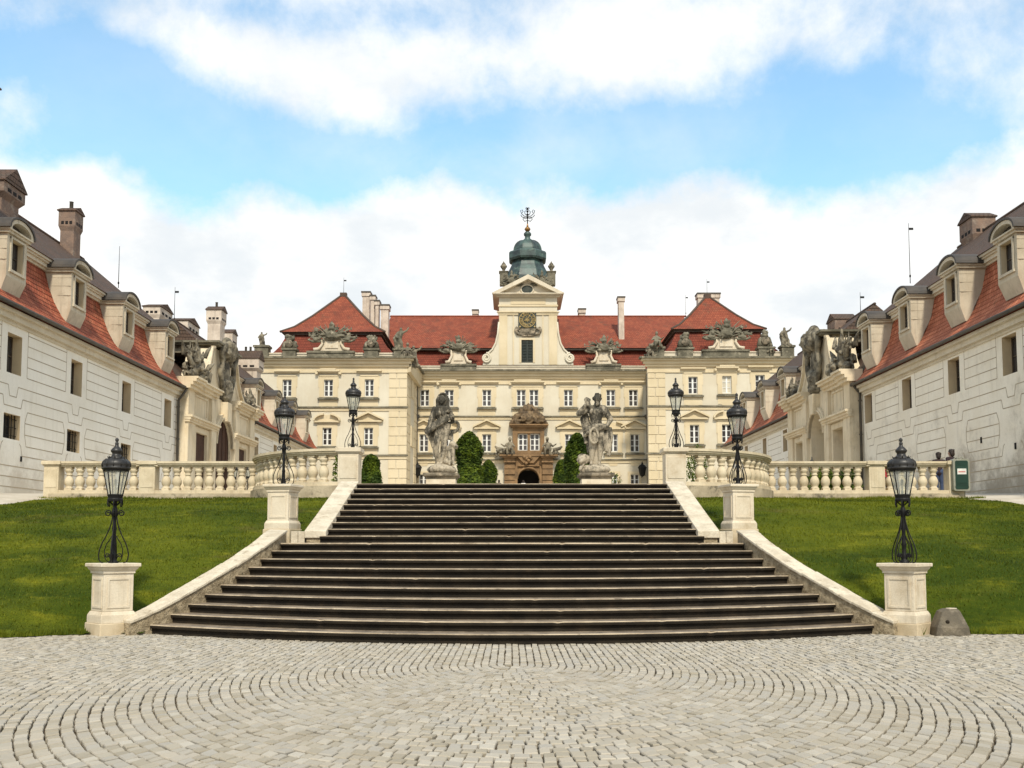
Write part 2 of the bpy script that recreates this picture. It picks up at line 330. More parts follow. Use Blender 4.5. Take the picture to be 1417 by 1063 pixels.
#@@WORLD
# ------------------------------------------------------------------ sky and light
SUN_EL, SUN_AZ = R(47), R(172)      # azimuth clockwise from +Y: behind the camera, a little to its right
w = bpy.data.worlds.new('World'); sc.world = w; w.use_nodes = True
t = NT(w.node_tree); out = t.n('OutputWorld')
sky = t.n('TexSky', sky_type='NISHITA', sun_disc=False, sun_elevation=SUN_EL, sun_rotation=SUN_AZ, air_density=1.3, dust_density=.4, ozone_density=3.)
D = t.n('TexCoord').outputs['Generated']; xyz = t.n('SeparateXYZ', i={0: D}); X_, Y_, Z_ = xyz.outputs
az = t.m('ARCTAN2', X_, Y_); el = t.m('ARCSINE', Z_)
def azel(px, py):
    d = V(ray(px, py)).normalized(); return atan2(d.x, d.y), math.asin(d.z)
zz = t.m('ADD', t.m('MAXIMUM', Z_, 0.), .16)
Pc = t.n('CombineXYZ', i={0: t.m('DIVIDE', X_, zz), 1: t.m('DIVIDE', Y_, zz), 2: 0.}).outputs[0]
fb = t.noise(Pc, 1.7, 12, .60, dist=.25); fb2 = t.noise(t.vm('ADD', D, (4.1, 2.3, .7)), 7., 12, .62, dist=.2); fb3 = t.noise(t.vm('ADD', D, (1.1, 7.3, 3.7)), 16., 10, .62)
def gauss(px, py, sx, sy, amp):
    a, e = azel(px, py)
    qa = t.m('DIVIDE', t.m('SUBTRACT', az, a), sx/FPX); qe = t.m('DIVIDE', t.m('SUBTRACT', el, e), sy/FPX)
    return t.m('MULTIPLY', t.m('EXPONENT', t.m('MULTIPLY', t.m('ADD', t.m('MULTIPLY', qa, qa), t.m('MULTIPLY', qe, qe)), -1.)), amp)
field = t.m('ADD', .22, 0.)
for g in ((120,130,150,70,-.62), (255,225,150,50,-.5), (430,225,190,42,-.45), (640,215,180,40,-.36), (900,195,200,62,-.46), (1130,195,160,70,-.5), (1330,205,160,45,-.42), (110,75,120,45,-.30), (150,45,80,40,-.34), (1250,50,150,45,-.16), (1380,60,60,60,-.10), (330,12,170,22,-.26), (560,15,90,22,-.22), (1240,120,120,50,-.16), (1330,20,120,30,-.12),
          (330,75,120,38,.35), (470,120,120,45,.25), (620,90,90,40,.30), (830,55,160,60,.42), (1010,60,140,40,.18), (1180,60,160,50,.10), (40,150,50,40,.42), (30,15,70,28,.25), (175,40,60,18,.22), (1400,60,90,60,.05), (560,180,70,30,.16)):
    field = t.m('ADD', field, gauss(*g))
field = t.m('ADD', field, t.m('MULTIPLY', t.m('SUBTRACT', fb, .5), .75)); field = t.m('ADD', field, t.m('MULTIPLY', t.m('SUBTRACT', fb2, .5), 1.45)); field = t.m('ADD', field, t.m('MULTIPLY', t.m('SUBTRACT', fb3, .5), .95))
upm = t.n('MapRange', interpolation_type='SMOOTHSTEP', i={0: field, 1: -.26, 2: .62, 3: .04, 4: .97}).outputs[0]
# lower cloud bank: its top edge as a curve of azimuth
fc = t.n('FloatCurve'); pts = [(-60,182),(0,190),(90,205),(190,248),(290,275),(370,262),(470,268),(560,246),(620,240),(690,262),(760,262),(850,256),(915,262),(990,240),(1090,250),(1180,252),(1270,236),(1360,205),(1417,188),(1500,170)]
A0, A1, E0, E1 = -.62, .62, .30, .52
cv = fc.mapping.curves[0]; cps = [((azel(*p)[0]-A0)/(A1-A0), (azel(*p)[1]-E0)/(E1-E0)) for p in pts]
cv.points[0].location = (0, cps[0][1]); cv.points[1].location = (1, cps[-1][1])
for p in cps: cv.points.new(*p)
fc.mapping.update()
t.t.links.new(t.m('DIVIDE', t.m('SUBTRACT', az, A0), A1-A0, clamp=True), fc.inputs['Value'])
edge = t.m('MULTIPLY_ADD', fc.outputs[0], E1-E0, E0)
edge = t.m('ADD', edge, t.m('MULTIPLY', t.m('SUBTRACT', fb2, .5), .09)); edge = t.m('ADD', edge, t.m('MULTIPLY', t.m('SUBTRACT', fb3, .5), .06))
low = t.ramp(t.m('SUBTRACT', edge, el), -.014, .030)
veil = t.m('MULTIPLY', t.m('ADD', t.m('ADD', gauss(640,205,240,75,.42), gauss(1010,205,240,60,.22)), gauss(330,150,160,60,.12)), t.ramp(fb2, .25, .75))
veil = t.m('ADD', veil, t.m('MULTIPLY', t.ramp(fb, .3, .8), .14))
mask = t.m('MAXIMUM', t.m('MAXIMUM', upm, low), veil)
body = t.ramp(t.noise(t.vm('MULTIPLY', D, (1., 1., 1.8)), 5.5, 10, .6), .40, .66)
bright = t.m('ADD', t.m('ADD', gauss(830,60,260,90,1.), gauss(640,330,420,110,.12)), gauss(300,75,200,60,.5), clamp=True)
ccol = t.mix(t.m('MULTIPLY', body, t.m('SUBTRACT', 1., t.m('MULTIPLY', bright, .75))), (.79,.785,.765), (.60,.635,.66))
b1 = t.n('Background', i={'Color': t.mix(1., sky.outputs[0], (1.05,1.22,1.13), 'MULTIPLY'), 'Strength': .15}); b2 = t.n('Background', i={'Color': ccol, 'Strength': 1.0})
mxs = t.n('MixShader', i={0: mask, 1: b1.outputs[0], 2: b2.outputs[0]}); t.t.links.new(mxs.outputs[0], out.inputs[0])
sl = bpy.data.lights.new('sun', 'SUN'); so = bpy.data.objects.new('sun', sl); COL.objects.link(so)
sl.energy = 2.75; sl.angle = R(5); sl.color = (1., .915, .77)
sd = V((sin(SUN_AZ)*cos(SUN_EL), cos(SUN_AZ)*cos(SUN_EL), sin(SUN_EL))); so.rotation_euler = sd.to_track_quat('Z', 'Y').to_euler(); so.location = (0, -20, 60)
vs = sc.view_settings; sc.display_settings.display_device = 'sRGB'; vs.view_transform = 'Standard'; vs.look = 'None'; vs.exposure = .52; vs.gamma = 1.; vs.use_curve_mapping = False
cy = sc.cycles; cy.use_denoising = True; cy.max_bounces = 5; cy.diffuse_bounces = 3; cy.glossy_bounces = 2; cy.transparent_max_bounces = 12; cy.sample_clamp_indirect = 6

#@@SITE
# ------------------------------------------------------------------ stair geometry
RS = .16
def step_c(k): return 15.35 + .41*(k-1)
def step_e(k): return 17.2 + .38*(k-1)
EX = [(212+0),239,262,284,306,326.4,344,360,375.5,389]
def end_x(k):
    if k <= 10: return (CXP - EX[k-1]) / FPX * step_e(k)
    return 4.18
def zt(Y): return 3.2 + max(0, Y-33)*.0522       # courtyard level
g = MB(); g.add([(-3000,-3000,-.35),(3000,-3000,-.35),(3000,3000,-.35),(-3000,3000,-.35)], [(0,1,2,3)]); tag(g.build('ground', M['soil']), kind='structure')
# courtyard behind the stairs, with the ramps of the side roads
g = MB(); xs = [-70,-26,-19.2,-15.2,-8,0,8,15.2,19.2,26,70]; ys = [14,20,24,26.35,28,30,33,36,40,50,62,75,90,100,140]
def zy(x, Y):
    if abs(x) >= 15.2:
        z = 3.2 + (Y-33)*.0522 if Y >= 33 else max(.15, 3.2 - .125*(33-Y))
        return z + (.14 if abs(x) > 17 else -.03)
    return min(zt(Y), 6.7)
vs_ = [(x, Y, zy(x, Y)) for Y in ys for x in xs]; nx = len(xs); fs_ = []
for j in range(len(ys)-1):
    for i in range(nx-1):
        if 3 <= i <= 6 and ys[j+1] <= 33: continue
        fs_.append((j*nx+i, j*nx+i+1, (j+1)*nx+i+1, (j+1)*nx+i))
g.add(vs_, fs_)
_q = [(4.75 + 3.62*sin(R(a)), 32.75 - 4.35*cos(R(a))) for a in range(0, 91, 10)] + [(8.37, 33.0)]
_p = [(4.3, 26.34), (4.3, 28.4)] + _q; _p = _p + [(-x, y) for x, y in _p[::-1]]; g.add([(x, y, 3.2) for x, y in _p], [tuple(range(len(_p)))])
tag(g.build('courtyard_ground', M['gravel']), kind='structure')

# staircase
st = thing('staircase', 'wide dark stone staircase of two flights rising from the plaza to the courtyard', 'staircase', (0, 16, 0), world=True)
def arc(k, off=0., n=150):
    """front edge of step k from left to right, moved back by off"""
    if k > 10: y = 21.5 + .5*(k-11) + off; return [(-4.25 + 8.5*i/120, y) for i in range(121)]
    X = end_x(k) + .0; c = step_c(k); s_ = step_e(k) - c
    return [(X*(-1 + 2*i/n), c + s_*((-1 + 2*i/n)**2) + off) for i in range(n+1)]
def strip(mb, pts, prof, mi=0, smooth=False, wear=None):
    """sweep profile [(back offset, z)] along plan points"""
    m = len(prof); wear = wear or [0]*len(pts); vs = [(x, y + b + wear[i]*(b < .03), z - wear[i]*.45*(b < .012)) for i, (x, y) in enumerate(pts) for b, z in prof]
    fs = [(i*m+j, (i+1)*m+j, (i+1)*m+j+1, i*m+j+1) for i in range(len(pts)-1) for j in range(m-1)]
    mb.add(vs, fs, smooth, mi)
for k in range(1, 21):
    a = arc(k); z0 = RS*(k-1); z1 = RS*k
    dep = (.62 if k < 10 else (3.4 if k == 10 else .62)) if k < 20 else .55
    mb = MB()
    jz = []; q_ = 0.
    for _ in a:
        q_ = q_*.72 + rnd(-.0035,.0035); jz.append(abs(q_) + (rnd(.012,.03) if rnd(0,1) < .018 else 0))
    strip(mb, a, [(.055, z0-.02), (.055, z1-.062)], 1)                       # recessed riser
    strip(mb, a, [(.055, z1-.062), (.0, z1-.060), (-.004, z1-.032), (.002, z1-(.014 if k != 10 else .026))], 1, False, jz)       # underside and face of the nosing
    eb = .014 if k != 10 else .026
    strip(mb, a, [(.002, z1-eb), (.010, z1-.004), (.022, z1-.0005), (.034, z1)], 2, True, jz)     # worn rounded edge, its sky highlight painted in as a paler colour
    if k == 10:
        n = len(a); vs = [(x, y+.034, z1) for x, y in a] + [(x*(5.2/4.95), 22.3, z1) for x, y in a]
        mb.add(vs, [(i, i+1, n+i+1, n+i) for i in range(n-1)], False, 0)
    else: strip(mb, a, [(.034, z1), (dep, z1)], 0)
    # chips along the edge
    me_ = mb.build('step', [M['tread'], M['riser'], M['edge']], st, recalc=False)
    if k in (5, 9): me_['label'] = 'step with a chipped pale edge'

# parapets ---------------------------------------------------------------
def loft(mb, A, B, ztA, ztB, zb, mi_top=0):
    """wall between plan polylines A (inner) and B (outer) with top heights and base height lists"""
    n = len(A); vs = []
    for i in range(n):
        vs += [(A[i][0], A[i][1], zb[i]), (A[i][0], A[i][1], ztA[i]), (B[i][0], B[i][1], ztB[i]), (B[i][0], B[i][1], zb[i])]
    fs = []
    for i in range(n-1):
        for j in range(4): fs.append((4*i+j, 4*i+(j+1) % 4, 4*(i+1)+(j+1) % 4, 4*(i+1)+j))
    fs += [(0,1,2,3), tuple(4*(n-1)+j for j in (3,2,1,0))]
    mb.add(vs, fs, False, mi_top)
PIN = [(6.58, 16.9)] + [(end_x(k) - .06, step_e(k)) for k in range(1, 11)] + [(4.94, 21.2), (5.02, 21.75)]
PZT = [.25] + [.16*k + .22 for k in range(1, 11)] + [1.86, 1.88]
def resample(P, Z, n):
    out = []; m = len(P) - 1
    for i in range(n+1):
        t_ = i/n*m; k = min(int(t_), m-1); f = t_-k
        out.append((P[k][0]*(1-f)+P[k+1][0]*f, P[k][1]*(1-f)+P[k+1][1]*f, Z[k]*(1-f)+Z[k+1]*f))
    # light smoothing keeps the sweep of the wall even
    for _ in range(14): out = [out[0]] + [tuple((out[i-1][j]+2*out[i][j]+out[i+1][j])/4 for j in range(3)) for i in range(1, n)] + [out[-1]]
    return out
PR = resample(PIN, PZT, 36)
for s in (-1, 1):
    sd_ = 'left' if s < 0 else 'right'
    o = thing('stair_parapet', f'long curved stone parapet sloping beside the lower flight, {sd_} of the steps', 'parapet', (s*6, 18.5, 0), group='parapets of the lower flight', world=True)
    A = []; B = []; C = []; Dd = []
    for i, p in enumerate(PR):
        q0 = PR[max(i-1, 0)]; q1 = PR[min(i+1, len(PR)-1)]; tx, ty = q1[0]-q0[0], q1[1]-q0[1]; L = sqrt(tx*tx+ty*ty); nx_, ny_ = ty/L, -tx/L   # outward normal
        if nx_ < 0: nx_, ny_ = -nx_, -ny_
        A.append((s*(p[0] + nx_*.02), p[1]+ny_*.02)); B.append((s*(p[0]+nx_*.34), p[1]+ny_*.34))
        C.append((s*(p[0] - nx_*.004), p[1]-ny_*.004)); Dd.append((s*(p[0]+nx_*.39), p[1]+ny_*.39))
    w1 = MB(); loft(w1, A, B, [p[2]-.05 for p in PR], [p[2]-.05 for p in PR], [max(-.1, p[2]-1.1) for p in PR]); w1.build('wall', M['rubble'], o)
    c1 = MB(); i = 0
    while i < len(PR)-1:
        j = min(i+3, len(PR)-1); e = .012
        sl_ = slice(i, j+1); o_ = rnd(-.012,.012); za = [p[2]+o_+rnd(-.004,.004) for p in PR[sl_]]
        loft(c1, C[sl_], Dd[sl_], za, [z+.015 for z in za], [z-.055 for z in za]); i = j
    c1.build('coping', M['coping'], o, bevel=.012)
    # upper flight
    o = thing('stair_parapet', f'short straight pale stone ramp edging the upper flight below the {sd_} balustrade pier', 'parapet', (s*4.4, 24, 1.6), group='ramps of the upper flight', world=True)
    w1 = MB(); X0, X1 = 4.16, 4.64
    yz = [(21.75,1.87),(22.9,2.22),(24.0,2.57),(25.1,2.92),(26.3,3.28)]
    for (ya, za), (yb, zb) in zip(yz, yz[1:]):
        ys_, zs_ = ya + .004, yb - .004
        w1.hexa([(s*X0,ys_,za-.16),(s*X1,ys_,za-.16),(s*X1,zs_,zb-.16),(s*X0,zs_,zb-.16),(s*X0,ys_,za),(s*X1,ys_,za+.01),(s*X1,zs_,zb+.01),(s*X0,zs_,zb)])
    w1.build('coping', M['coping'], o, bevel=.015)
    w2 = MB(); w2.add([(s*x, y, z) for x in (4.2, 4.60) for y, z in ((21.80,1.2),(26.3,1.2),(26.3,3.12),(21.80,1.72))], [(0,1,2,3),(7,6,5,4),(0,4,5,1),(1,5,6,2),(2,6,7,3),(3,7,4,0)]); w2.build('wall', M['rubble'], o)
    w3 = MB(); x = 4.645
    for x1 in (4.80, 4.96): w3.box(*sorted((s*x, s*(x1-.006))), 21.80, 22.15, 1.45, 1.86); x = x1
    w3.build('end_block', M['coping'], o, bevel=.015)

# pedestals --------------------------------------------------------------
def make_pedestal():
    o = thing('lamp_pedestal', '', 'pedestal', (0,0,0))
    b = MB(); b.box(-.335,.335,-.335,.335,-.25,.20); b.build('base', M['mossy2'], o, bevel=.015)
    b = MB(); b.box(-.31,.31,-.31,.31,.20,.33); b.hexa([(-.31,-.31,.33),(.31,-.31,.33),(.31,.31,.33),(-.31,.31,.33),(-.275,-.275,.40),(.275,-.275,.40),(.275,.275,.40),(-.275,.275,.40)]); b.build('plinth', M['sandpale'], o, bevel=.008)
    b = MB(); b.box(-.262,.262,-.262,.262,.40,1.06); b.build('shaft', M['sandpale'], o, bevel=.01)
    b = MB()
    for k in range(4):
        Mr = MX.Rotation(k*pi/2, 3, 'Z'); F = lambda u, w_, d, Mr=Mr: Mr @ V((u, -.262-d, w_))
        for u0, u1, w0, w1 in ((-.20,.20,.95,.985),(-.20,.20,.46,.495),(-.20,-.165,.495,.95),(.165,.20,.495,.95)): b.fbox(F, u0,u1,w0,w1,-.01,.014)
    b.build('panel_moulding', M['sandpale'], o)
    b = MB(); b.lathe([(.40,1.06),(.40,1.10),(.44,1.13),(.465,1.17),(.50,1.175),(.50,1.225),(.49,1.235)], 4, a0=pi/4, smooth=False); b.build('cap', M['sandpale'], o, bevel=.008)
    return o
M['mossy2'] = mat('damp_pedestal_base', (.56,.46,.31), (.44,.35,.22), 2, bump=.4, bscale=30, bdist=.015, stain=(.26,.19,.11), sscale=3, samt=(.55,.75))
p0 = make_pedestal(); p0['group'] = 'lamp pedestals along the stairs'
PEDS = [(-7.04,17.22,0,R(45),'square sandstone lamp pedestal at the plaza edge with only lawn beside it, left'), (6.93,17.22,0,R(-45),'square sandstone lamp pedestal at the plaza edge beside the rough granite block'),
        (-5.33,22.6,1.72,R(-13),'square sandstone lamp pedestal at the stair landing, left of the steps'), (5.27,22.6,1.72,R(13),'square sandstone lamp pedestal at the stair landing, right of the steps')]
for i, (x, y, z, rz, lab) in enumerate(PEDS):
    if i == 0: p0.location = (x,y,z); p0.rotation_euler = (0,0,rz); p0['label'] = lab
    else: dup(p0, (x,y,z), rz, lab)

# street lamps -----------------------------------------------------------
def make_lamp():
    o = thing('street_lamp', '', 'street lamp', (0,0,0)); I = M['iron']
    b = MB(); b.lathe([(.085,0),(.085,.03),(.06,.05),(.045,.10),(.055,.13),(.034,.17),(.034,.30),(.045,.33),(.032,.37),(.030,.55),(.042,.60),(.030,.66),(.028,.80),(.042,.84),(.052,.89),(.042,.94),(.026,.98),(.024,1.08),(.045,1.12)], 14); b.build('post', I, o)
    def arm(k, prof, r, nm):
        a = k*pi/2 + pi/4*0; mb = MB(); mb.tube([(p*cos(a), p*sin(a), z) for p, z in prof], r, 6); mb.build(nm, I, o)
    def spiral(cx_, cz, r0, a0, turns, n=16): return [(cx_ + r0*(1-.75*i/n)*cos(a0+turns*2*pi*i/n), cz + r0*(1-.75*i/n)*sin(a0+turns*2*pi*i/n)) for i in range(n+1)]
    outer = [(.035,.80),(.05,.70),(.085,.58),(.135,.46),(.19,.35),(.228,.24),(.242,.15),(.232,.07),(.205,.025),(.16,.012)]
    inner = [(.03,.48),(.07,.41),(.12,.33),(.145,.24),(.148,.14),(.12,.06),(.07,.02)]
    for k in range(4):
        arm(k, outer, .0105, 'scroll_arm'); arm(k, inner, .008, 'inner_scroll')
        arm(k, [(.04,.06),(.07,.13)] + spiral(.10,.135,.042,pi,-1.2), .010, 'base_curl')
        arm(k, [(.028,.80),(.06,.865)] + spiral(.105,.86,.055,2.2,-1.3), .011, 'top_curl')
    nS = 6
    b = MB(); b.lathe([(.105,1.065),(.125,1.07),(.13,1.10),(.118,1.12),(.122,1.15),(.132,1.165),(.132,1.185),(.10,1.19)], 18, smooth=False)
    for k in range(6):
        a = k*pi/3 + pi/6; b.tube([(.12*cos(a),.12*sin(a),1.08),(.128*cos(a),.128*sin(a),1.02),(.112*cos(a),.112*sin(a),.985),(.128*cos(a),.128*sin(a),.965)], [.014,.011,.012,.004], 5)
        b.tube([(.03*cos(a),.03*sin(a),1.0),(.115*cos(a),.115*sin(a),1.075)], .009, 5)
    b.build('lantern_base', I, o)
    b = MB()
    for k in range(nS):
        a = k*2*pi/nS; b.tube([(.118*cos(a),.118*sin(a),1.18),(.203*cos(a),.203*sin(a),1.60)], .0115, 5)
    b.lathe([(.19,1.585),(.215,1.59),(.225,1.62),(.20,1.63)], 18, smooth=False); b.build('lantern_frame', I, o)
    for k in range(nS):
        a, c = k*2*pi/nS + .03, (k+1)*2*pi/nS - .03
        g_ = MB(); g_.add([(.116*cos(a),.116*sin(a),1.185),(.116*cos(c),.116*sin(c),1.185),(.200*cos(c),.200*sin(c),1.598),(.200*cos(a),.200*sin(a),1.598)], [(0,1,2,3)]); g_.build('glass_pane', M['lglass'], o, recalc=False)
    b = MB(); b.lathe([(.018,1.18),(.02,1.24),(.012,1.25),(.012,1.36),(.02,1.37),(.024,1.43),(.01,1.45)], 10); b.build('burner', M['bin_frame'], o)
    b = MB(); b.lathe([(.20,1.615),(.232,1.62),(.238,1.645),(.225,1.66),(.236,1.69),(.232,1.735),(.205,1.775),(.16,1.80),(.135,1.805)], 24); 
    for k in range(12):
        a = k*pi/6; b.tube([(.232*cos(a),.232*sin(a),1.66),(.24*cos(a),.24*sin(a),1.70),(.225*cos(a),.225*sin(a),1.75),(.17*cos(a),.17*sin(a),1.80)], .007, 4)
    b.build('lantern_roof', M['roofiron'], o)
    b = MB(); b.lathe([(.13,1.80),(.135,1.825),(.085,1.845),(.075,1.875),(.072,1.90),(.095,1.925),(.098,1.95),(.07,1.985),(.035,2.02),(.028,2.05),(.034,2.065),(.026,2.085),(.02,2.10),(.032,2.125),(.028,2.15),(.006,2.17)], 16)
    for k in range(8):
        a = k*pi/4; b.cap((.13*cos(a),.13*sin(a),1.815),.014,(.145*cos(a),.145*sin(a),1.845),.006, 6)
    b.build('finial', M['roofiron'], o)
    return o
l0 = make_lamp(); l0['group'] = 'black wrought iron lanterns'
LAMPS = [(-7.04,17.22,1.225,.2,1.03,'black wrought iron lantern lamp on the plaza pedestal, leftmost of the large lamps'), (6.93,17.22,1.225,.55,1.03,'black wrought iron lantern lamp on the plaza pedestal by the granite block'),
         (-5.33,22.6,2.945,.1,1.0,'black wrought iron lamp on the landing pedestal in front of the left balustrade'), (5.27,22.6,2.945,.7,1.0,'black wrought iron lantern lamp on the landing pedestal in front of the right balustrade'),
         (-4.68,28.4,4.36,.0,.98,'black wrought iron lantern lamp on the left balustrade end pier at the stair top'), (4.83,28.4,4.36,.3,.98,'black wrought iron lantern lamp on the right balustrade end pier at the stair top'),
         (-13.62,50,4.08,.3,.86,'black lantern with only its tip showing over the left balustrade'), (-14.9,52.0,4.2,.6,.86,'black lantern in front of the left gatehouse arch'), (15.5,50,4.08,.1,.94,'black lantern tip in front of the right gatehouse arch')]
for i, (x, y, z, rz, s_, lab) in enumerate(LAMPS):
    o = l0 if i == 0 else dup(l0, (x,y,z), rz, lab)
    o.location = (x,y,z); o.rotation_euler = (0,0,rz); o.scale = (s_,)*3; o['label'] = lab
#@@BALUSTRADE
# ------------------------------------------------------------------ balustrades
BPROF = [(.115,.0),(.115,.06),(.13,.075),(.125,.10),(.10,.115),(.118,.16),(.148,.23),(.157,.29),(.145,.36),(.115,.43),(.085,.475),(.075,.50),(.11,.52),(.11,.54),(.085,.555),(.10,.60),(.135,.65),(.142,.69),(.12,.725),(.105,.745)]
def baluster_mesh():
    b = MB(); b.lathe(BPROF[2:-1], 14); b.lathe([(.165,0),(.165,.075)], 4, a0=pi/4, smooth=False); b.lathe([(.165,.735),(.165,.80)], 4, a0=pi/4, smooth=False)
    return b
CB = (4.75, 32.75)
def curve_pts(n, off=0.):
    """plan of the quarter bend from the end pier to the straight run"""
    return [(CB[0] + (3.62+off)*sin(a), CB[1] - (4.35+off)*cos(a)) for a in [R(4) + (pi/2-R(4))*i/n for i in range(n+1)]]
for s in (-1, 1):
    lab = ('pale stone balustrade curving along the lawn top, ending by the white left wing' if s < 0 else 'pale stone balustrade curving along the lawn top, ending at the green box')
    o = thing('balustrade', lab, 'balustrade', (s*8, 32.8, 3.2), group='balustrades round the courtyard edge', world=True)
    ZB = 3.40; XE = 15.55 if s < 0 else 15.0
    base = MB(); rail = MB(); plin = MB()
    inn = curve_pts(18, -.16); outp = curve_pts(18, .16)
    def sweep(mb, o1, z0, z1, jit=0):
        A = [(s*x, y) for x, y in curve_pts(18, -o1)]; B = [(s*x, y) for x, y in curve_pts(18, o1)]
        loft(mb, A, B, [z1]*19, [z1]*19, [z0]*19)
        mb.box(*sorted((s*8.21, s*XE)), 32.8-o1, 32.8+o1, z0, z1)
    sweep(plin, .27, 2.55, 3.285); sweep(base, .2, 3.285, ZB); sweep(rail, .155, ZB+.80, ZB+.85); sweep(rail, .20, ZB+.85, ZB+.90); sweep(rail, .235, ZB+.90, ZB+.975)
    plin.build('plinth', M['mossy'], o); base.build('base_rail', M['baluster'], o); rail.build('handrail', M['baluster'], o)
    bm_ = baluster_mesh()
    spots = []
    cp = curve_pts(60); ln = [0]
    for a, c in zip(cp, cp[1:]): ln.append(ln[-1] + sqrt((a[0]-c[0])**2+(a[1]-c[1])**2))
    dd = .62
    while dd < ln[-1]-.35:
        k = max(i for i in range(61) if ln[i] <= dd); spots.append((cp[k][0], cp[k][1], atan2(cp[min(k+1,60)][1]-cp[k][1], cp[min(k+1,60)][0]-cp[k][0]))); dd += .37
    x = 8.78
    PIER = 12.28
    while x < XE-.55:
        if abs(x-PIER) > .42: spots.append((x, 32.8, 0))
        x += .365
    first = None
    for x, y, a in spots:
        if first is None: first = bm_.build('baluster', M['baluster'], o); q = first; q.matrix_parent_inverse = parent_inv(o)
        else: q = first.copy(); COL.objects.link(q)
        q.location = (s*x, y, ZB); q.rotation_euler = (0, 0, a*s)
    for (x, y, hw, rz) in ((4.76, 28.4, .30, 0), (8.36, 32.8, .19, 0), (PIER, 32.8, .27, 0), (XE-.05, 32.8, .25, 0)):
        p = MB(); zt_ = ZB+.97
        p.box(s*x-hw, s*x+hw, y-.225 if hw < .3 else y-.3, y+.225 if hw < .3 else y+.3, 2.7, ZB+.82)
        h2 = hw-.06
        if hw > .2: p.box(s*x-h2, s*x+h2, y-(.24 if hw < .3 else .315), y, ZB+.08, ZB+.72)
        q = .30 if hw < .3 else .37
        p.box(s*x-hw-.07, s*x+hw+.07, y-q, y+q, ZB+.86, ZB+.985); p.box(s*x-hw-.035, s*x+hw+.035, y-q+.04, y+q-.04, ZB+.82, ZB+.86)
        if hw < .3 and hw > .2 and abs(x-PIER) < .1: p.tube([(s*x-.36, y-.245, ZB+.80),(s*x-.2, y-.245, ZB+.86),(s*x, y-.245, ZB+.885),(s*x+.2, y-.245, ZB+.86),(s*x+.36, y-.245, ZB+.80)], .03, 6)
        p.build('pier', M['sandpale'] if hw == .3 else M['baluster'], o, bevel=.012)

# ------------------------------------------------------------------ lawns
def lerp(a, b, t_): return a + (b-a)*t_
def ztab(tab, y):
    for (y0, z0), (y1, z1) in zip(tab, tab[1:]):
        if y <= y1: return lerp(z0, z1, max(0, (y-y0)/(y1-y0)))
    return tab[-1][1]
def inner_x(y):
    if y < 17.4: return 7.2
    if y < 22.3:
        for a, b in zip(PR, PR[1:]):
            if a[1] <= y <= b[1]: return lerp(a[0], b[0], (y-a[1])/(b[1]-a[1]+1e-9)) + .2
        return 5.2
    if y < 22.6: return lerp(5.2, 4.45, (y-22.3)/.3)
    return 4.45
ZI = [(16.0,.02),(16.8,.10),(17.4,.30),(18.5,.68),(20,1.22),(21.5,1.66),(22.6,1.82),(24,2.22),(26,2.75),(28.2,2.95),(29.5,3.0),(33.2,3.05)]
ZO = [(15.5,.0),(17,.33),(19,.88),(22,1.65),(25,2.25),(28,2.66),(30,2.87),(32.0,3.06),(34,3.2)]
def lawn_edge(x, s): # plaza boundary: lawn starts beyond this Y
    x = abs(x)
    if s < 0: return 17.0 if x < 7.6 else 17.0 - (x-7.6)*.62 if x < 9 else 16.13 - (x-9)*.3
    return 17.1 if x < 9 else 17.1 - (x-9)*.12
def lawn_z(x, y, s):
    xi = inner_x(y); t_ = min(1, max(0, (abs(x)-xi)/(15.2-xi))); t_ = t_*t_*(3-2*t_)
    z = lerp(ztab(ZI, y), ztab(ZO, y), t_)
    e = lawn_edge(x, s); k = min(1, max(0, (y-e)/1.2)); return z*k + (1-k)*.03 + .02*sin(x*1.7+y*2.1)*k
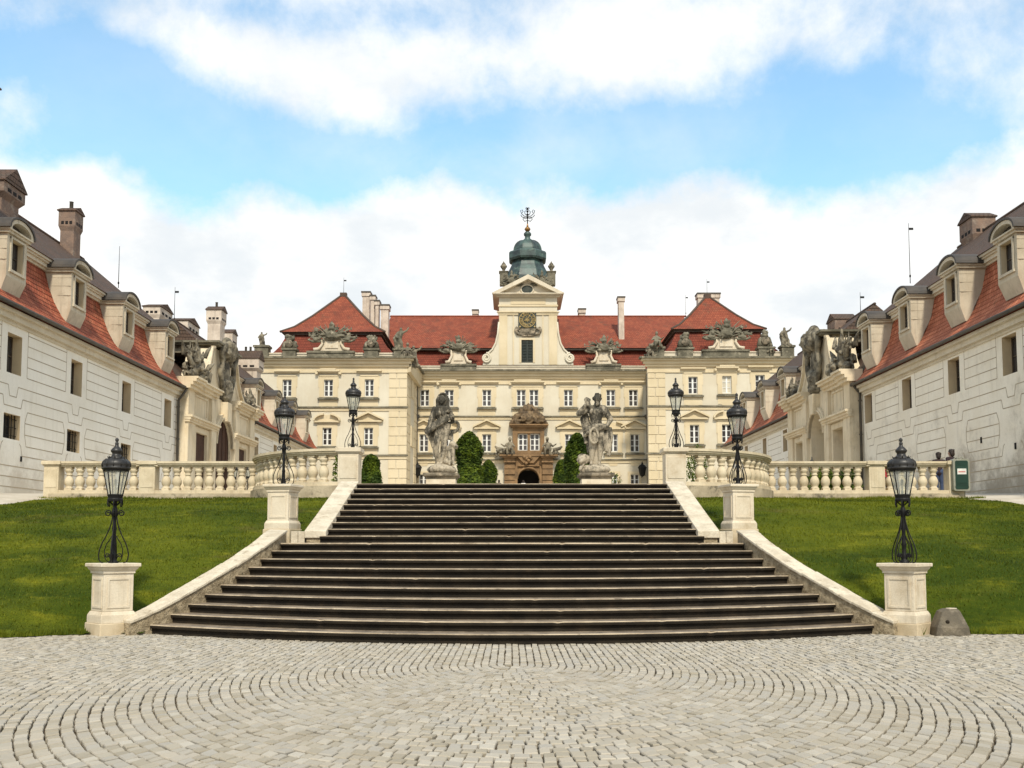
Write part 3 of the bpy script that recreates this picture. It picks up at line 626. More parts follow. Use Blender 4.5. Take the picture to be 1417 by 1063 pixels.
for s in (-1, 1):
    g = MB(); NX, NY = 60, 70; vs = []; fs = []
    for j in range(NY+1):
        for i in range(NX+1):
            xx = i/NX
            yy = 12.5 + (33.2-12.5)*j/NY
            xi = inner_x(max(yy, 17.4)); x = s*lerp(xi, 15.35 if yy > 24 else 17.5, xx)
            e = lawn_edge(x, s); y2 = max(yy, e)
            vs.append((x, y2, lawn_z(x, y2, s)))
    for j in range(NY):
        for i in range(NX):
            a = j*(NX+1)+i; q = (a, a+1, a+NX+2, a+NX+1)
            ys4 = [vs[k][1] for k in q]
            if max(ys4)-min(ys4) < .02: continue
            fs.append(q)
    g.add(vs, fs, True); tag(g.build('lawn', M['lawn'], recalc=False), kind='structure')
    b = MB(); 
    for _ in range(95000):
        y = 12.5 + 20.4*rnd(0,1)**1.25; x = s*rnd(4.5, 16.5)
        if abs(x) < inner_x(max(y,17.4)) + .08 or y < lawn_edge(x, s) + rnd(-.04,.06): continue
        if y > 27.5 and ((abs(x)-CB[0])/3.95)**2 + ((y-CB[1])/4.7)**2 < 1 and abs(x) < 8.6: continue
        if y > 32.45 or (abs(x) > .56*y+1.5): continue
        if abs(x) > 15.3 and y > 23: continue
        z = lawn_z(x, y, s); h = rnd(.02,.05)*(1.5 if rnd(0,1) < .05 else 1); a = rnd(0, 2*pi); w_ = .007 + .00025*y; l = h*rnd(.2,.9)
        dx, dy = cos(a), sin(a); bx, by = -dy*w_, dx*w_
        b.add([(x-bx,y-by,z-.01),(x+bx,y+by,z-.01),(x+dx*l,y+dy*l,z+h)], [(0,1,2)])
    # longer tufts against stone
    for _ in range(5000):
        r_ = rnd(0,1)
        if r_ < .55: x = s*rnd(8.3, 15.8); y = 32.5 - abs(rnd(-.12,.12))
        elif r_ < .75: p = random.choice(PR); x = s*(p[0]+.42+rnd(0,.1)); y = p[1]
        else: x = s*rnd(7.4, 10.5 if s < 0 else 12); y = lawn_edge(x, s) + rnd(-.05,.05)
        z = lawn_z(x, min(y, 33), s); h = rnd(.03,.13); a = rnd(0,2*pi); l = h*.5
        b.add([(x-.012,y,z-.02),(x+.012,y,z-.02),(x+cos(a)*l,y+sin(a)*l,z+h)], [(0,1,2)])
    tag(b.build('grass', M['blade'], recalc=False), 'short mown grass on the bank ' + ('left' if s < 0 else 'right') + ' of the staircase', 'grass', kind='stuff')

# ------------------------------------------------------------------ plaza of granite setts
g = MB(); g.add([(-40,-12,-.032),(40,-12,-.032),(40,18.2,-.032),(-40,18.2,-.032)], [(0,1,2,3)]); tag(g.build('plaza_bed', M['mortar']), kind='structure')
g = MB(); tone = []; YC = 12.75
def stone(pts, z):
    n = 4; c = (sum(p[0] for p in pts)/4, sum(p[1] for p in pts)/4)
    tx, ty = rnd(-.05,.05), rnd(-.05,.05)
    def ring(k, zz): return [(c[0]+(p[0]-c[0])*k, c[1]+(p[1]-c[1])*k, zz + (p[0]-c[0])*tx + (p[1]-c[1])*ty) for p in pts]
    vs = ring(1., -.04) + ring(1., z-.009) + ring(.89, z)
    fs = [(i, (i+1) % 4, 4+(i+1) % 4, 4+i) for i in range(4)] + [(4+i, 4+(i+1) % 4, 8+(i+1) % 4, 8+i) for i in range(4)] + [(8,9,10,11)]
    g.add(vs, fs); tone.extend([rnd(0,1)]*9)
def plaza_ok(x, y):
    if y < 4.6 or abs(x) > .56*y + 5.: return False
    if abs(x) < 6.4: return y < 15.35 + 1.85*(x/6.33)**2 + .12
    if abs(x) < 7.6: return y < 17.5
    return y < lawn_edge(x, -1 if x < 0 else 1) + .1
RA, RB = .101, .158
for i in range(0, 170):
    a0, a1 = RA*i, RA*(i+1); b0, b1 = RB*i, RB*(i+1); gp = .010
    def pt(th, k): return (lerp(a0, a1, k)*cos(th), YC - lerp(b0, b1, k)*sin(th))
    th = rnd(0,.3)/(i+1); 
    while th < pi:
        mid = abs(sin(th)); L = lerp(.175, .112, mid**1.5)*rnd(.78,1.22)
        rr = sqrt(((a0+a1)/2*sin(th))**2 + ((b0+b1)/2*cos(th))**2) + 1e-3
        t2 = min(pi, th + L/rr); c = pt((th+t2)/2, .5)
        if plaza_ok(*c) and t2-th < 1.3:
            e = gp/rr*.62; ek = .062
            ps = [pt(th+e, ek), pt(t2-e, ek), pt(t2-e, 1-ek), pt(th+e, 1-ek)]
            ps = [(p[0]+rnd(-.008,.008), p[1]+rnd(-.008,.008)) for p in ps]
            stone(ps, rnd(-.006,.005))
        th = t2
    if a0 < 12.5:
        for sg in (-1, 1):
            y = YC
            while y < 18:
                L = .175*rnd(.78,1.22); c = (sg*(a0+a1)/2, y+L/2)
                if plaza_ok(*c):
                    ps = [(sg*(a0+.008), y+.007), (sg*(a1-.008), y+.007), (sg*(a1-.008), y+L-.007), (sg*(a0+.008), y+L-.007)]
                    ps = [(p[0]+rnd(-.007,.007), p[1]+rnd(-.007,.007)) for p in ps]
                    stone(ps, rnd(-.006,.005))
                y += L
tag(g.build('plaza', M['sett'], recalc=False, attr=tone), kind='structure')
# rough granite block beside the pedestal
o = thing('stone_block', 'rough grey granite block with a round hole standing beside a lamp pedestal', 'stone block', (7.56, 17.0, 0))
b = MB(); b.add([(-.30,-.22,-.02),(.31,-.20,-.02),(.30,.2,-.02),(-.26,.2,-.02),(-.28,-.23,.14),(.28,-.21,.14),(.28,.2,.14),(-.24,.2,.14),(-.15,-.15,.40),(.17,-.14,.41),(.17,.13,.41),(-.14,.13,.41),(-.06,-.13,.455),(.14,-.12,.45),(.14,.1,.45),(-.05,.1,.455)],
    [(3,2,1,0)] + [(4*r+i, 4*r+(i+1) % 4, 4*r+4+(i+1) % 4, 4*r+4+i) for r in range(3) for i in range(4)] + [(12,13,14,15)])
q = b.build('block', M['block'], o, bevel=.02)
b = MB(); b.ell((-.09,-.195,.235),(.038,.022,.034)); b.build('hole', M['riser'], o)
b = MB(); b.lathe([(.05,.452),(.075,.462),(.085,.462),(.09,.452)], 12, (.07,0,0)); b.build('worn_ring', M['coping'], o)
# ------------------------------------------------------------------ shared building helpers
def wall_holes(mb, F, u0, u1, w0, w1, holes, depth, mi=0, rmi=None):
    us = sorted({u0, u1, *[h[0] for h in holes], *[h[1] for h in holes]}); ws = sorted({w0, w1, *[h[2] for h in holes], *[h[3] for h in holes]})
    us = [u for u in us if u0 <= u <= u1]; ws = [x for x in ws if w0 <= x <= w1]
    for a, b in zip(us, us[1:]):
        for c, d in zip(ws, ws[1:]):
            m_, n_ = (a+b)/2, (c+d)/2
            if any(h[0] < m_ < h[1] and h[2] < n_ < h[3] for h in holes): continue
            mb.add([F(a,c,0),F(b,c,0),F(b,d,0),F(a,d,0)], [(0,1,2,3)], False, mi)
    for h in holes:
        a, b, c, d = h[:4]; D_ = -(h[4] if len(h) > 4 else depth)
        q = [(a,c),(b,c),(b,d),(a,d)]
        for (x, y), (x2, y2) in zip(q, q[1:]+q[:1]):
            mb.add([F(x,y,0),F(x2,y2,0),F(x2,y2,D_),F(x,y,D_)], [(0,1,2,3)], False, mi if rmi is None else rmi)
def stroke(mb, F, pts, w_=.04, d=.004, mi=0):
    for (a, b), (c, e) in zip(pts, pts[1:]):
        L = sqrt((c-a)**2+(e-b)**2); nx_, ny_ = -(e-b)/L*w_/2, (c-a)/L*w_/2
        mb.add([F(a+nx_,b+ny_,d),F(c+nx_,e+ny_,d),F(c-nx_,e-ny_,d),F(a-nx_,b-ny_,d)], [(0,1,2,3)], False, mi)
def arcpts(cx_, cz, rx, rz, a0, a1, n): return [(cx_+rx*cos(R(a0+(a1-a0)*i/n)), cz+rz*sin(R(a0+(a1-a0)*i/n))) for i in range(n+1)]
def sash(name, F, u0, u1, w0, w1, d, parent, cols=2, rows=3, bar=.06, mid=.1, pane='pane', fm='frame'):
    """casement: one frame with glazing bars, its pane behind"""
    b = MB(); e = bar; b.fbox(F, u0, u0+e, w0, w1, d-.05, d); b.fbox(F, u1-e, u1, w0, w1, d-.05, d); b.fbox(F, u0+e, u1-e, w0, w0+e, d-.05, d-.002); b.fbox(F, u0+e, u1-e, w1-e, w1, d-.05, d-.002)
    for c in range(1, cols):
        u = u0+(u1-u0)*c/cols; b.fbox(F, u-mid/2, u+mid/2, w0+e, w1-e, d-.05, d+.004)
    for r in range(1, rows):
        z = w0+(w1-w0)*r/rows; b.fbox(F, u0+e, u1-e, z-bar*.4, z+bar*.4, d-.04, d-.006)
    f = b.build(name, M[fm], parent)
    p = MB(); p.add([F(u0,w0,d-.045),F(u1,w0,d-.045),F(u1,w1,d-.045),F(u0,w1,d-.045)], [(0,1,2,3)]); p.build('pane', M[pane], f, recalc=False)
    return f
def chimney(parent, c, z0, z1, wx, wy, ridge='y', pots=0, mt='chim', cap=True, head=.33):
    """shaft with a wider head, vents and a small tiled gable on top"""
    b = MB(); x, y = c; H = z1-z0; zh = z1 - min(1.1, H*head) - (.45*wx if cap else 0)
    b.box(x-wx/2, x+wx/2, y-wy/2, y+wy/2, z0, zh)
    e = .1*max(wx, .8); ze = z1 - (.45*wx if cap else .0)
    lo = [(x-wx/2,y-wy/2,zh),(x+wx/2,y-wy/2,zh),(x+wx/2,y+wy/2,zh),(x-wx/2,y+wy/2,zh)]; up = [(x-wx/2-e,y-wy/2-e,zh+.25),(x+wx/2+e,y-wy/2-e,zh+.25),(x+wx/2+e,y+wy/2+e,zh+.25),(x-wx/2-e,y+wy/2+e,zh+.25)]
    b.hexa(lo+up); b.box(x-wx/2-e, x+wx/2+e, y-wy/2-e, y+wy/2+e, zh+.252, ze)
    ch = b.build('chimney', M[mt], parent)
    v = MB()
    for i in range(3):
        v.box(x+(i-1)*wx*.3-.1*wx, x+(i-1)*wx*.3+.1*wx, y-wy/2-e-.01, y-wy/2-e+.05, zh+.33, zh+.5); v.box(x-wx/2-e-.01, x+wx/2+e+.01, y+(i-1)*wy*.3-.1*wy, y+(i-1)*wy*.3+.1*wy, zh+.33, zh+.5)
    v.build('vent', M['hole'], ch)
    if cap:
        g = MB(); o_ = e+.07
        if ridge == 'y': F = lambda u, w_, d: V((x+u, y+d, w_)); hw, hl = wx/2+o_, wy/2+o_
        else: F = lambda u, w_, d: V((x+d, y+u, w_)); hw, hl = wy/2+o_, wx/2+o_
        g.fprism(F, [(-hw,ze),(hw,ze),(hw,ze+.06),(0,z1),(-hw,ze+.06)], -hl, hl); g.build('chimney_roof', M['tile_brown'], ch)
    for i in range(pots):
        g = MB(); g.lathe([(.10,z1-.3),(.10,z1+.3),(.12,z1+.32)], 10, (x+(i-.5*(pots-1))*.4, y, 0)); g.build('flue', M['gutter'], ch)
    return ch
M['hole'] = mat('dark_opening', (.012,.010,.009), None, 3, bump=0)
def rod(parent, x, y, z0, z1, vane=True, nm='lightning_rod', r=.018):
    b = MB(); b.tube([(x,y,z0),(x,y,z1)], [r*1.4,r*.7], 5); b.ell((x,y,z0+(z1-z0)*.12),(.06,.06,.09),8,6)
    if vane: b.box(x, x+.28, y-.008, y+.008, z1-.42, z1-.28)
    return b.build(nm, M['iron'], parent)

# ------------------------------------------------------------------ side wings
def wing(s, y0, y1, label, cols, lows, base, wm, grouplabel, rods=(), far=False):
    F = lambda u, w_, d: V((s*(18.66-d), u, w_))
    o = thing('palace_wing', label, 'building', (s*20, (y0+y1)/2, base), group=grouplabel, world=True)
    ZE = 10.3 if s < 0 else 10.08
    hol = [(c-.53, c+.53, 7.95, 9.44) for c in cols] + [(c-.6, c+.6, 5.5, 6.43) for c in lows]
    b = MB(); wall_holes(b, F, y0, y1, base-.6, ZE-.1, hol, .42, 0, 1)
    b.add([F(y0,base-.6,0),F(y0,ZE-.1,0),F(y0,ZE-.1,-9.5),F(y0,base-.6,-9.5),F(y1,base-.6,0),F(y1,ZE-.1,0),F(y1,ZE-.1,-9.5),F(y1,base-.6,-9.5)], [(0,1,2,3),(4,5,6,7),(2,3,7,6)])
    wl = b.build('wall', [M[wm], M['reveal']], o, recalc=False)
    gr = MB(); allc = sorted(cols); allc = [allc[0]-5.4] + allc + [allc[-1]+5.4]
    cl = lambda u: min(max(u, y0+.02), y1-.02)
    def st(pts, w_=.036):
        pts = [(cl(a), z) for a, z in pts]; pts = [p for i, p in enumerate(pts) if i == 0 or abs(p[0]-pts[i-1][0])+abs(p[1]-pts[i-1][1]) > .01]
        if len(pts) > 1: stroke(gr, F, pts, w_)
    for c0, c1 in zip(allc, allc[1:]):
        L, H = c0+.98, c1-.98
        if cl(H)-cl(L) < .3: continue
        for z in (7.95, 8.37, 8.78, 9.19, 9.6): st([(L,z),(H,z)])
        if L > y0: st([(L,7.95),(L,9.85)], .032)
        if H < y1: st([(H,7.95),(H,9.85)], .032)
        st([(c0+.36,7.5),(c1-.36,7.5),(c1-.25,7.1),(c1+.25,7.1),(c1+.36,7.5)])
        st([(c0,6.72),(c0+.62,6.72),(c0+.72,7.08),(c1-.72,7.08),(c1-.62,6.72),(c1,6.72)])
        st([(c0+.95,5.8),(c0+.95,6.25),(c0+1.12,6.64),(c1-1.12,6.64),(c1-.95,6.25),(c1-.95,5.75),(c1-1.1,5.32),(c0+1.1,5.32),(c0+.95,5.8)])
        for z in (6.2, 5.76): st([(c0+.95,z),(c1-.95,z)])
        st([(c0+.6,5.38),(c0+.7,5.3),(c0+.82,4.93),(c1-.82,4.93),(c1-.7,5.3),(c1-.6,5.38)])
        for z in (4.5, 4.1, 3.72): st([(c0,z),(c1,z)])
    gr.build('groove', M['groove'], wl, recalc=False)
    for c in cols: sash('window', F, c-.53, c+.53, 7.95, 9.44, -.36, o, 2, 2, .05, .06, fm='darkframe')
    for c in lows:
        f = sash('window', F, c-.6, c+.6, 5.5, 6.43, -.40, o, 2, 1, .05, .06, fm='darkframe')
        b = MB()
        for i in range(5): u = c-.6+1.2*(i+.5)/5; b.tube([F(u,5.5,-.15),F(u,6.43,-.15)], .018, 5)
        for i in range(3): z = 5.5+.93*(i+.5)/3; b.tube([F(c-.6,z,-.15),F(c+.6,z,-.15)], .014, 5)
        b.build('grille', M['iron'], f)
    # cornice, gutter
    b = MB(); 
    for z0_, z1_, d in ((ZE-.55,ZE-.42,.07),(ZE-.42,ZE-.2,.2),(ZE-.2,ZE-.06,.34)): b.fbox(F, y0+.001, y1-.001, z0_, z1_, -.01, d)
    b.build('cornice', M['cream'], o)
    b = MB(); b.tube([F(y0,ZE+.02,.50),F(y1,ZE+.02,.50)], .085, 8); b.build('gutter', M['gutter'], o)
    # mansard
    X = lambda d, z, y: V((s*d, y, z))
    b = MB(); prof = [(18.15,ZE+.04),(18.5,ZE+.36),(18.86,ZE+.82),(19.18,ZE+1.42),(19.43,ZE+2.08),(19.62,13.08),(20.2,13.08),(20.2,ZE+.04)]
    b.fprism(lambda u, w_, d: V((s*u, d, w_)), prof, y0+.02, y1-.02); rf = b.build('roof', M['tile_near' if s < 0 else 'tile_orange'], o)
    b = MB()
    for a, c, z0_, z1_ in ((19.52,20.0,13.02,13.12),(19.42,20.0,13.12,13.28),(19.34,20.0,13.28,13.36),(19.26,20.0,13.36,13.46)): b.box(*sorted((s*a,s*c)), y0+.03, y1-.03, z0_, z1_)
    b.build('attic_moulding', M['cream'], o)
    b = MB(); yr0, yr1 = (y0+.04, y1-.04); hip = 3.0 if far else 0
    a = [X(19.2,13.462,yr0),X(19.2,13.462,yr1),X(28.8,13.462,yr1),X(28.8,13.462,yr0),X(24,17.5,yr0),X(24,17.5,yr1-hip)]
    b.add(a, [(0,1,5,4),(2,3,4,5),(1,2,5),(0,4,3),(0,3,2,1)]); ur = b.build('upper_roof', M['tile_brown'], o)
    b = MB(); 
    yy = yr0
    while yy < yr1-hip-.4: b.cap(X(24,17.5,yy), .10, X(24,17.52,yy+.34), .085, 6); yy += .36
    b.build('ridge_tiles', M['tile_brown'], ur)
    # dormers
    for c in cols:
        b = MB(); G = lambda u, w_, d, c=c: V((s*(18.48-d), c-.45+u, w_))
        wall_holes(b, G, -.72, .72, 11.4, 12.98, [(-.43,.43,11.68,12.84)], .28, 0, 1)
        b.add([G(-.72,11.4,0),G(.72,11.4,0),G(.66,10.78,-.24),G(-.66,10.78,-.24)], [(0,1,2,3)])
        for q in (-.72, .72): b.add([G(q,11.4,0),G(q,12.98,0),G(q,12.98,-1.7),G(q,12.2,-1.0),G(q,11.4,-.6),G(q*.917,10.78,-.4),G(q*.917,10.78,-.24)], [(0,1,2,3,4,5,6)])
        b.add([G(-.72,12.98,0),G(.72,12.98,0),G(.72,12.98,-1.7),G(-.72,12.98,-1.7)], [(0,1,2,3)])
        b.fbox(G, -.53,-.43, 11.62,12.90, .0, .05); b.fbox(G, .43,.53, 11.62,12.90, .0, .05); b.fbox(G, -.53,.53, 12.84,12.92, .0, .052); b.fbox(G, -.57,.57, 11.58,11.68, .0, .08)
        for q in (-.73, .72):
            for z in (12.0, 12.4, 12.75): b.fbox(G, q, q+.012, z, z+.025, -.9 if z > 12.2 else -.55, 0)
        dm = b.build('dormer', [M['cream'] if far else M['dormer'], M['reveal']], o, recalc=False)
        b = MB(); b.fbox(G, -.82,.82, 12.985,13.08, -1.6,.10); b.fbox(G, -.88,.88, 13.08,13.14, -1.6,.17)
        rim = arcpts(0, 13.14, .88, .48, 180, 0, 12) + arcpts(0, 13.14, .72, .34, 0, 180, 12); b.fprism(G, rim, -.3, .17)
        b.build('dormer_pediment', M['dormer'], dm)
        b = MB(); b.fprism(G, arcpts(0, 13.145, .8, .42, 180, 0, 12), -.4, -.16); b.build('tympanum', M['lead'], dm)  # dark lead colour paints the shade inside the pediment recess
        b = MB(); ar = arcpts(0, 13.15, .96, .57, 180, 0, 14) + arcpts(0, 13.15, .875, .485, 0, 180, 14)
        b.fprism(G, ar, -2.6, .22); b.build('dormer_roof', M['lead'], dm)
        sash('dormer_window', G, -.43, .43, 11.68, 12.84, -.2, dm, 2, 2, .045, .05, fm='darkframe')
    for (x, y, z) in rods: rod(o, s*x, y, 17.3, z)
    return o
M['dormer'] = mat('dormer_plaster', (.56,.49,.37), (.45,.385,.28), .9, bump=.2, streak=(.17,.145,.11,.7), stain=(.30,.26,.19), sscale=1.2, samt=(.55,.8))
LC, RC = (36.0, 41.2, 46.6, 52.25), (36.0, 40.6, 45.5, 50.45)
GL, GH = (53.75, 67.75), (51.5, 63.2)
W1 = wing(-1, 22, GL[0], 'long white mansard roofed wing left of the steps with grooved render and four dormers', (25.4, 30.6) + LC, (30.6, 36.0, 41.1, 46.7), 3.36, 'white', 'palace wings lining the forecourt', rods=((24,68,19.9),))
W2 = wing(1, 22, GH[0], 'long weathered mansard roofed wing right of the steps with stained lower render', (26.2, 31.1) + RC, (), 3.36, 'white_old', 'palace wings lining the forecourt', rods=((24,57.5,21.0),))
W3 = wing(-1, GL[1], 92.3, 'short white wing behind the left gatehouse, running up to the palace', (70.6, 76.2, 81.8, 87.4), (76.2, 81.8, 87.4), 5.0, 'white', 'palace wings lining the forecourt', far=True)
W4 = wing(1, GH[1], 83.9, 'short white wing behind the right gatehouse, running up to the palace', (66.0, 71.4, 77.0), (71.4, 77.0), 4.8, 'white', 'palace wings lining the forecourt', far=True)
# weather stains and vents, drainpipes
for o, s, yy in ((W1, -1, GL[0]-.25), (W2, 1, GH[0]-.25), (W3, -1, GL[1]+.35), (W4, 1, GH[1]+.35)):
    b = MB(); b.tube([(s*18.1,yy,10.2),(s*18.3,yy,9.9),(s*18.52,yy,9.6),(s*18.52,yy,3.)], .075, 8)
    for z in (9.2, 7.4, 5.6): b.lathe([(.1,z),(.1,z+.06)], 8, (s*18.52,yy,0))
    b.build('drainpipe', M['gutter'], o)
b = MB()
for y, z in ((38.4,5.6),(35.8,5.1),(42.4,5.0)): b.box(18.63,18.68,y-.05,y+.05,z,z+.24)
b.build('vent_slot', M['hole'], W2)
b = MB(); b.box(-18.68,-18.63,36.7,36.8,4.72,4.92); b.build('vent_slot', M['hole'], W1)
# chimneys
chimney(W1, (-21.38, 37.0), 14.4, 20.4, 1.15, 1.6, 'y', mt='brick')
chimney(W1, (-23.7, 43.0), 16.4, 18.6, 1.9, 1.5, 'x', mt='brick')
chimney(W1, (-23.5, 50.6), 16.0, 19.5, .72, .8, 'x', pots=1, mt='brick', head=.3)
chimney(W3, (-24.8, 67.0), 16, 18.4, 1.0, 2.2, 'x'); chimney(W3, (-24.6, 72.0), 16, 18.6, 1.1, 2.4, 'x')
chimney(W3, (-23.6, 76.4), 15.5, 20.6, 1.0, 1.2, 'x', pots=1); chimney(W3, (-23.8, 80.2), 16, 19.6, 1.0, 1.2, 'x'); chimney(W3, (-22.6, 82.2), 15, 18.2, 1.9, 1.3, 'x', pots=2)
chimney(W2, (23.9, 48.8), 15.6, 18.6, 1.0, 1.2, 'x', mt='brick', head=.5); chimney(W4, (23.9, 69.4), 16, 18.3, 1.3, 1.4, 'x', pots=0, mt='brick', head=.6)
rod(W4, 24.2, 66.4, 17.3, 19.1); rod(W2, 24.0, 43.5, 17.3, 17.9, False); rod(W1, -24.0, 58.2, 17.2, 19.8, False)

# ------------------------------------------------------------------ sculpture helpers
def lumps(mb, c, r, n, sz, jit=.25):
    for _ in range(n):
        p = V(c) + V((rnd(-1,1)*r[0], rnd(-1,1)*r[1], rnd(-1,1)*r[2])); q = rnd(.6,1.3)*sz
        mb.ell(p, (q*rnd(.7,1.3), q*rnd(.7,1.3), q*rnd(.7,1.4)), 8, 6, jit=jit)
def trophy(F, name, parent, u, z, w_, h, seed, mt='dark', depth=.5, spread=78, n=16):
    """heap of arms: shield and helmet in the middle, flags, spears and horns fanning out"""
    random.seed(seed); b = MB(); P = lambda a, c, d=0: F(u+a, z+c, d)
    b.ell(P(0,h*.32,.1), (w_*.13, depth*.6, h*.26), 12, 8, jit=.12); b.ell(P(0,h*.66,.12), (w_*.07, depth*.5, h*.12), 10, 8); b.tube([P(0,h*.7,.1),P(.02,h*.88,.1),P(0,h*1.05,.1)], [w_*.05,w_*.06,.03], 6)
    for i in range(n*2):
        a = -spread + 2*spread*i/(2*n-1) + rnd(-5,5); L = h*rnd(.62,1.05)*(1 if abs(a) < 45 else .95); dx, dz = sin(R(a))*L*w_/(h*1.75), cos(R(a))*L
        d0 = rnd(-.3,.3)*depth; r0 = .058*h/1.6
        b.tube([P(dx*.15,h*.12+dz*.1,d0), P(dx*.6,h*.1+dz*.6,d0+.05), P(dx,h*.08+dz*.9,d0)], [r0,r0,.035], 5)
        sg = 1 if a > 0 else -1; m_ = i % 4
        if m_ == 0:      # swallow-tailed flag hanging from its pole
            q = rnd(.16,.26)*h; x0, z0 = dx*.8, h*.08+dz*.74
            b.fprism(lambda u_, w2, d2: P(x0+u_, z0+w2, d0+d2), [(0,0),(sg*q*.5,q*.15),(sg*q*1.0,-q*.05),(sg*q*.72,-q*.3),(sg*q*.9,-q*.62),(sg*q*.35,-q*.5),(0,-q*.6)], -.05, .06)
        elif m_ == 2: b.ell(P(dx*.97,h*.08+dz*.88,d0), (.06*h/1.6,.06,.16*h/1.6), 6, 5)
        elif m_ == 3: b.tube([P(dx*.5,h*.1+dz*.5,d0+.1),P(dx*.75+sg*.05*h,h*.08+dz*.6,d0+.12),P(dx*.9+sg*.1*h,h*.05+dz*.55,d0+.1)], [.03*h,.06*h,.015*h], 6)
    lumps(b, P(0,h*.2,.1), (w_*.32, depth*.35, h*.14), 18, h*.065)
    for sg in (-1,1): b.ell(P(sg*w_*.30,h*.14,.1), (w_*.09, depth*.4, h*.11), 10, 8, jit=.2); b.tube([P(sg*w_*.2,h*.05,.1),P(sg*w_*.38,h*.03,.1),P(sg*w_*.47,h*.12,.1),P(sg*w_*.42,h*.2,.1)], [h*.08,h*.07,h*.06,h*.03], 6)
    random.seed(seed+1000); o = b.build(name, M[mt], parent, recalc=False); organic(o, .036, 1 if mt == 'dark' else 0); return o
def putto(F, name, parent, u, z, h, seed, mt='dark', lean=0., seated=False, arm=1):
    """small stone figure on a ledge, merged into one surface"""
    random.seed(seed); b = MB(); P = lambda a, c, d=0: F(u+a*h, z+c*h, d*h)
    if seated:
        b.cap(P(0,.30),.16*h,P(lean*.3,.58),.14*h); b.cap(P(lean*.3,.66),.06*h,P(lean*.4,.78),.06*h); b.ell(P(lean*.42,.86,.03),(.095*h,.1*h,.12*h))
        for sg in (-1,1): b.cap(P(.08*sg,.30,.1),.1*h,P(.14*sg+lean*.3,.32,.36),.08*h); b.cap(P(.14*sg+lean*.3,.32,.36),.075*h,P(.13*sg+lean*.4,.02,.34),.05*h)
        for sg in (-1,1): b.cap(P(.15*sg+lean*.3,.62),.06*h,P(.26*sg+lean*.2,.46,.06),.05*h); b.cap(P(.26*sg+lean*.2,.46,.06),.05*h,P((.30 if sg*arm < 0 else .42)*sg,.42+.16*(sg*arm > 0),.2),.04*h)
        lumps(b, P(0,.12,.05),(.34*h,.18*h,.10*h), 12, .09*h)
    else:
        b.cap(P(0,.50),.11*h,P(lean,.74),.12*h); b.ell(P(lean*1.2,.92,.02),(.075*h,.08*h,.095*h))
        b.cap(P(.02,.5),.09*h,P(-.06,.26),.075*h); b.cap(P(-.06,.26),.07*h,P(-.03,.02),.05*h); b.cap(P(-.02,.5),.09*h,P(.10,.27,.08),.075*h); b.cap(P(.10,.27,.08),.07*h,P(.12,.02),.05*h)
        b.cap(P(lean+.12,.78),.06*h,P(lean+.28,.74+.12*arm),.05*h); b.cap(P(lean+.28,.74+.12*arm),.05*h,P(lean+.36,.86+.14*arm),.04*h)
        b.cap(P(lean-.12,.78),.06*h,P(lean-.25,.62),.05*h); b.cap(P(lean-.25,.62),.05*h,P(lean-.14,.50,.12),.04*h)
        b.tube([P(lean-.1,.78,-.1),P(-.22,.5,-.12),P(-.16,.2,-.1),P(-.2,.02,-.06)], [.10*h,.12*h,.10*h,.08*h], 8)
        lumps(b, P(0,.04),(.2*h,.15*h,.05*h), 6, .08*h)
    o = b.build(name, M[mt], parent, recalc=False); organic(o, .045*h/1.5+.012, 2); random.seed(seed+1000); return o

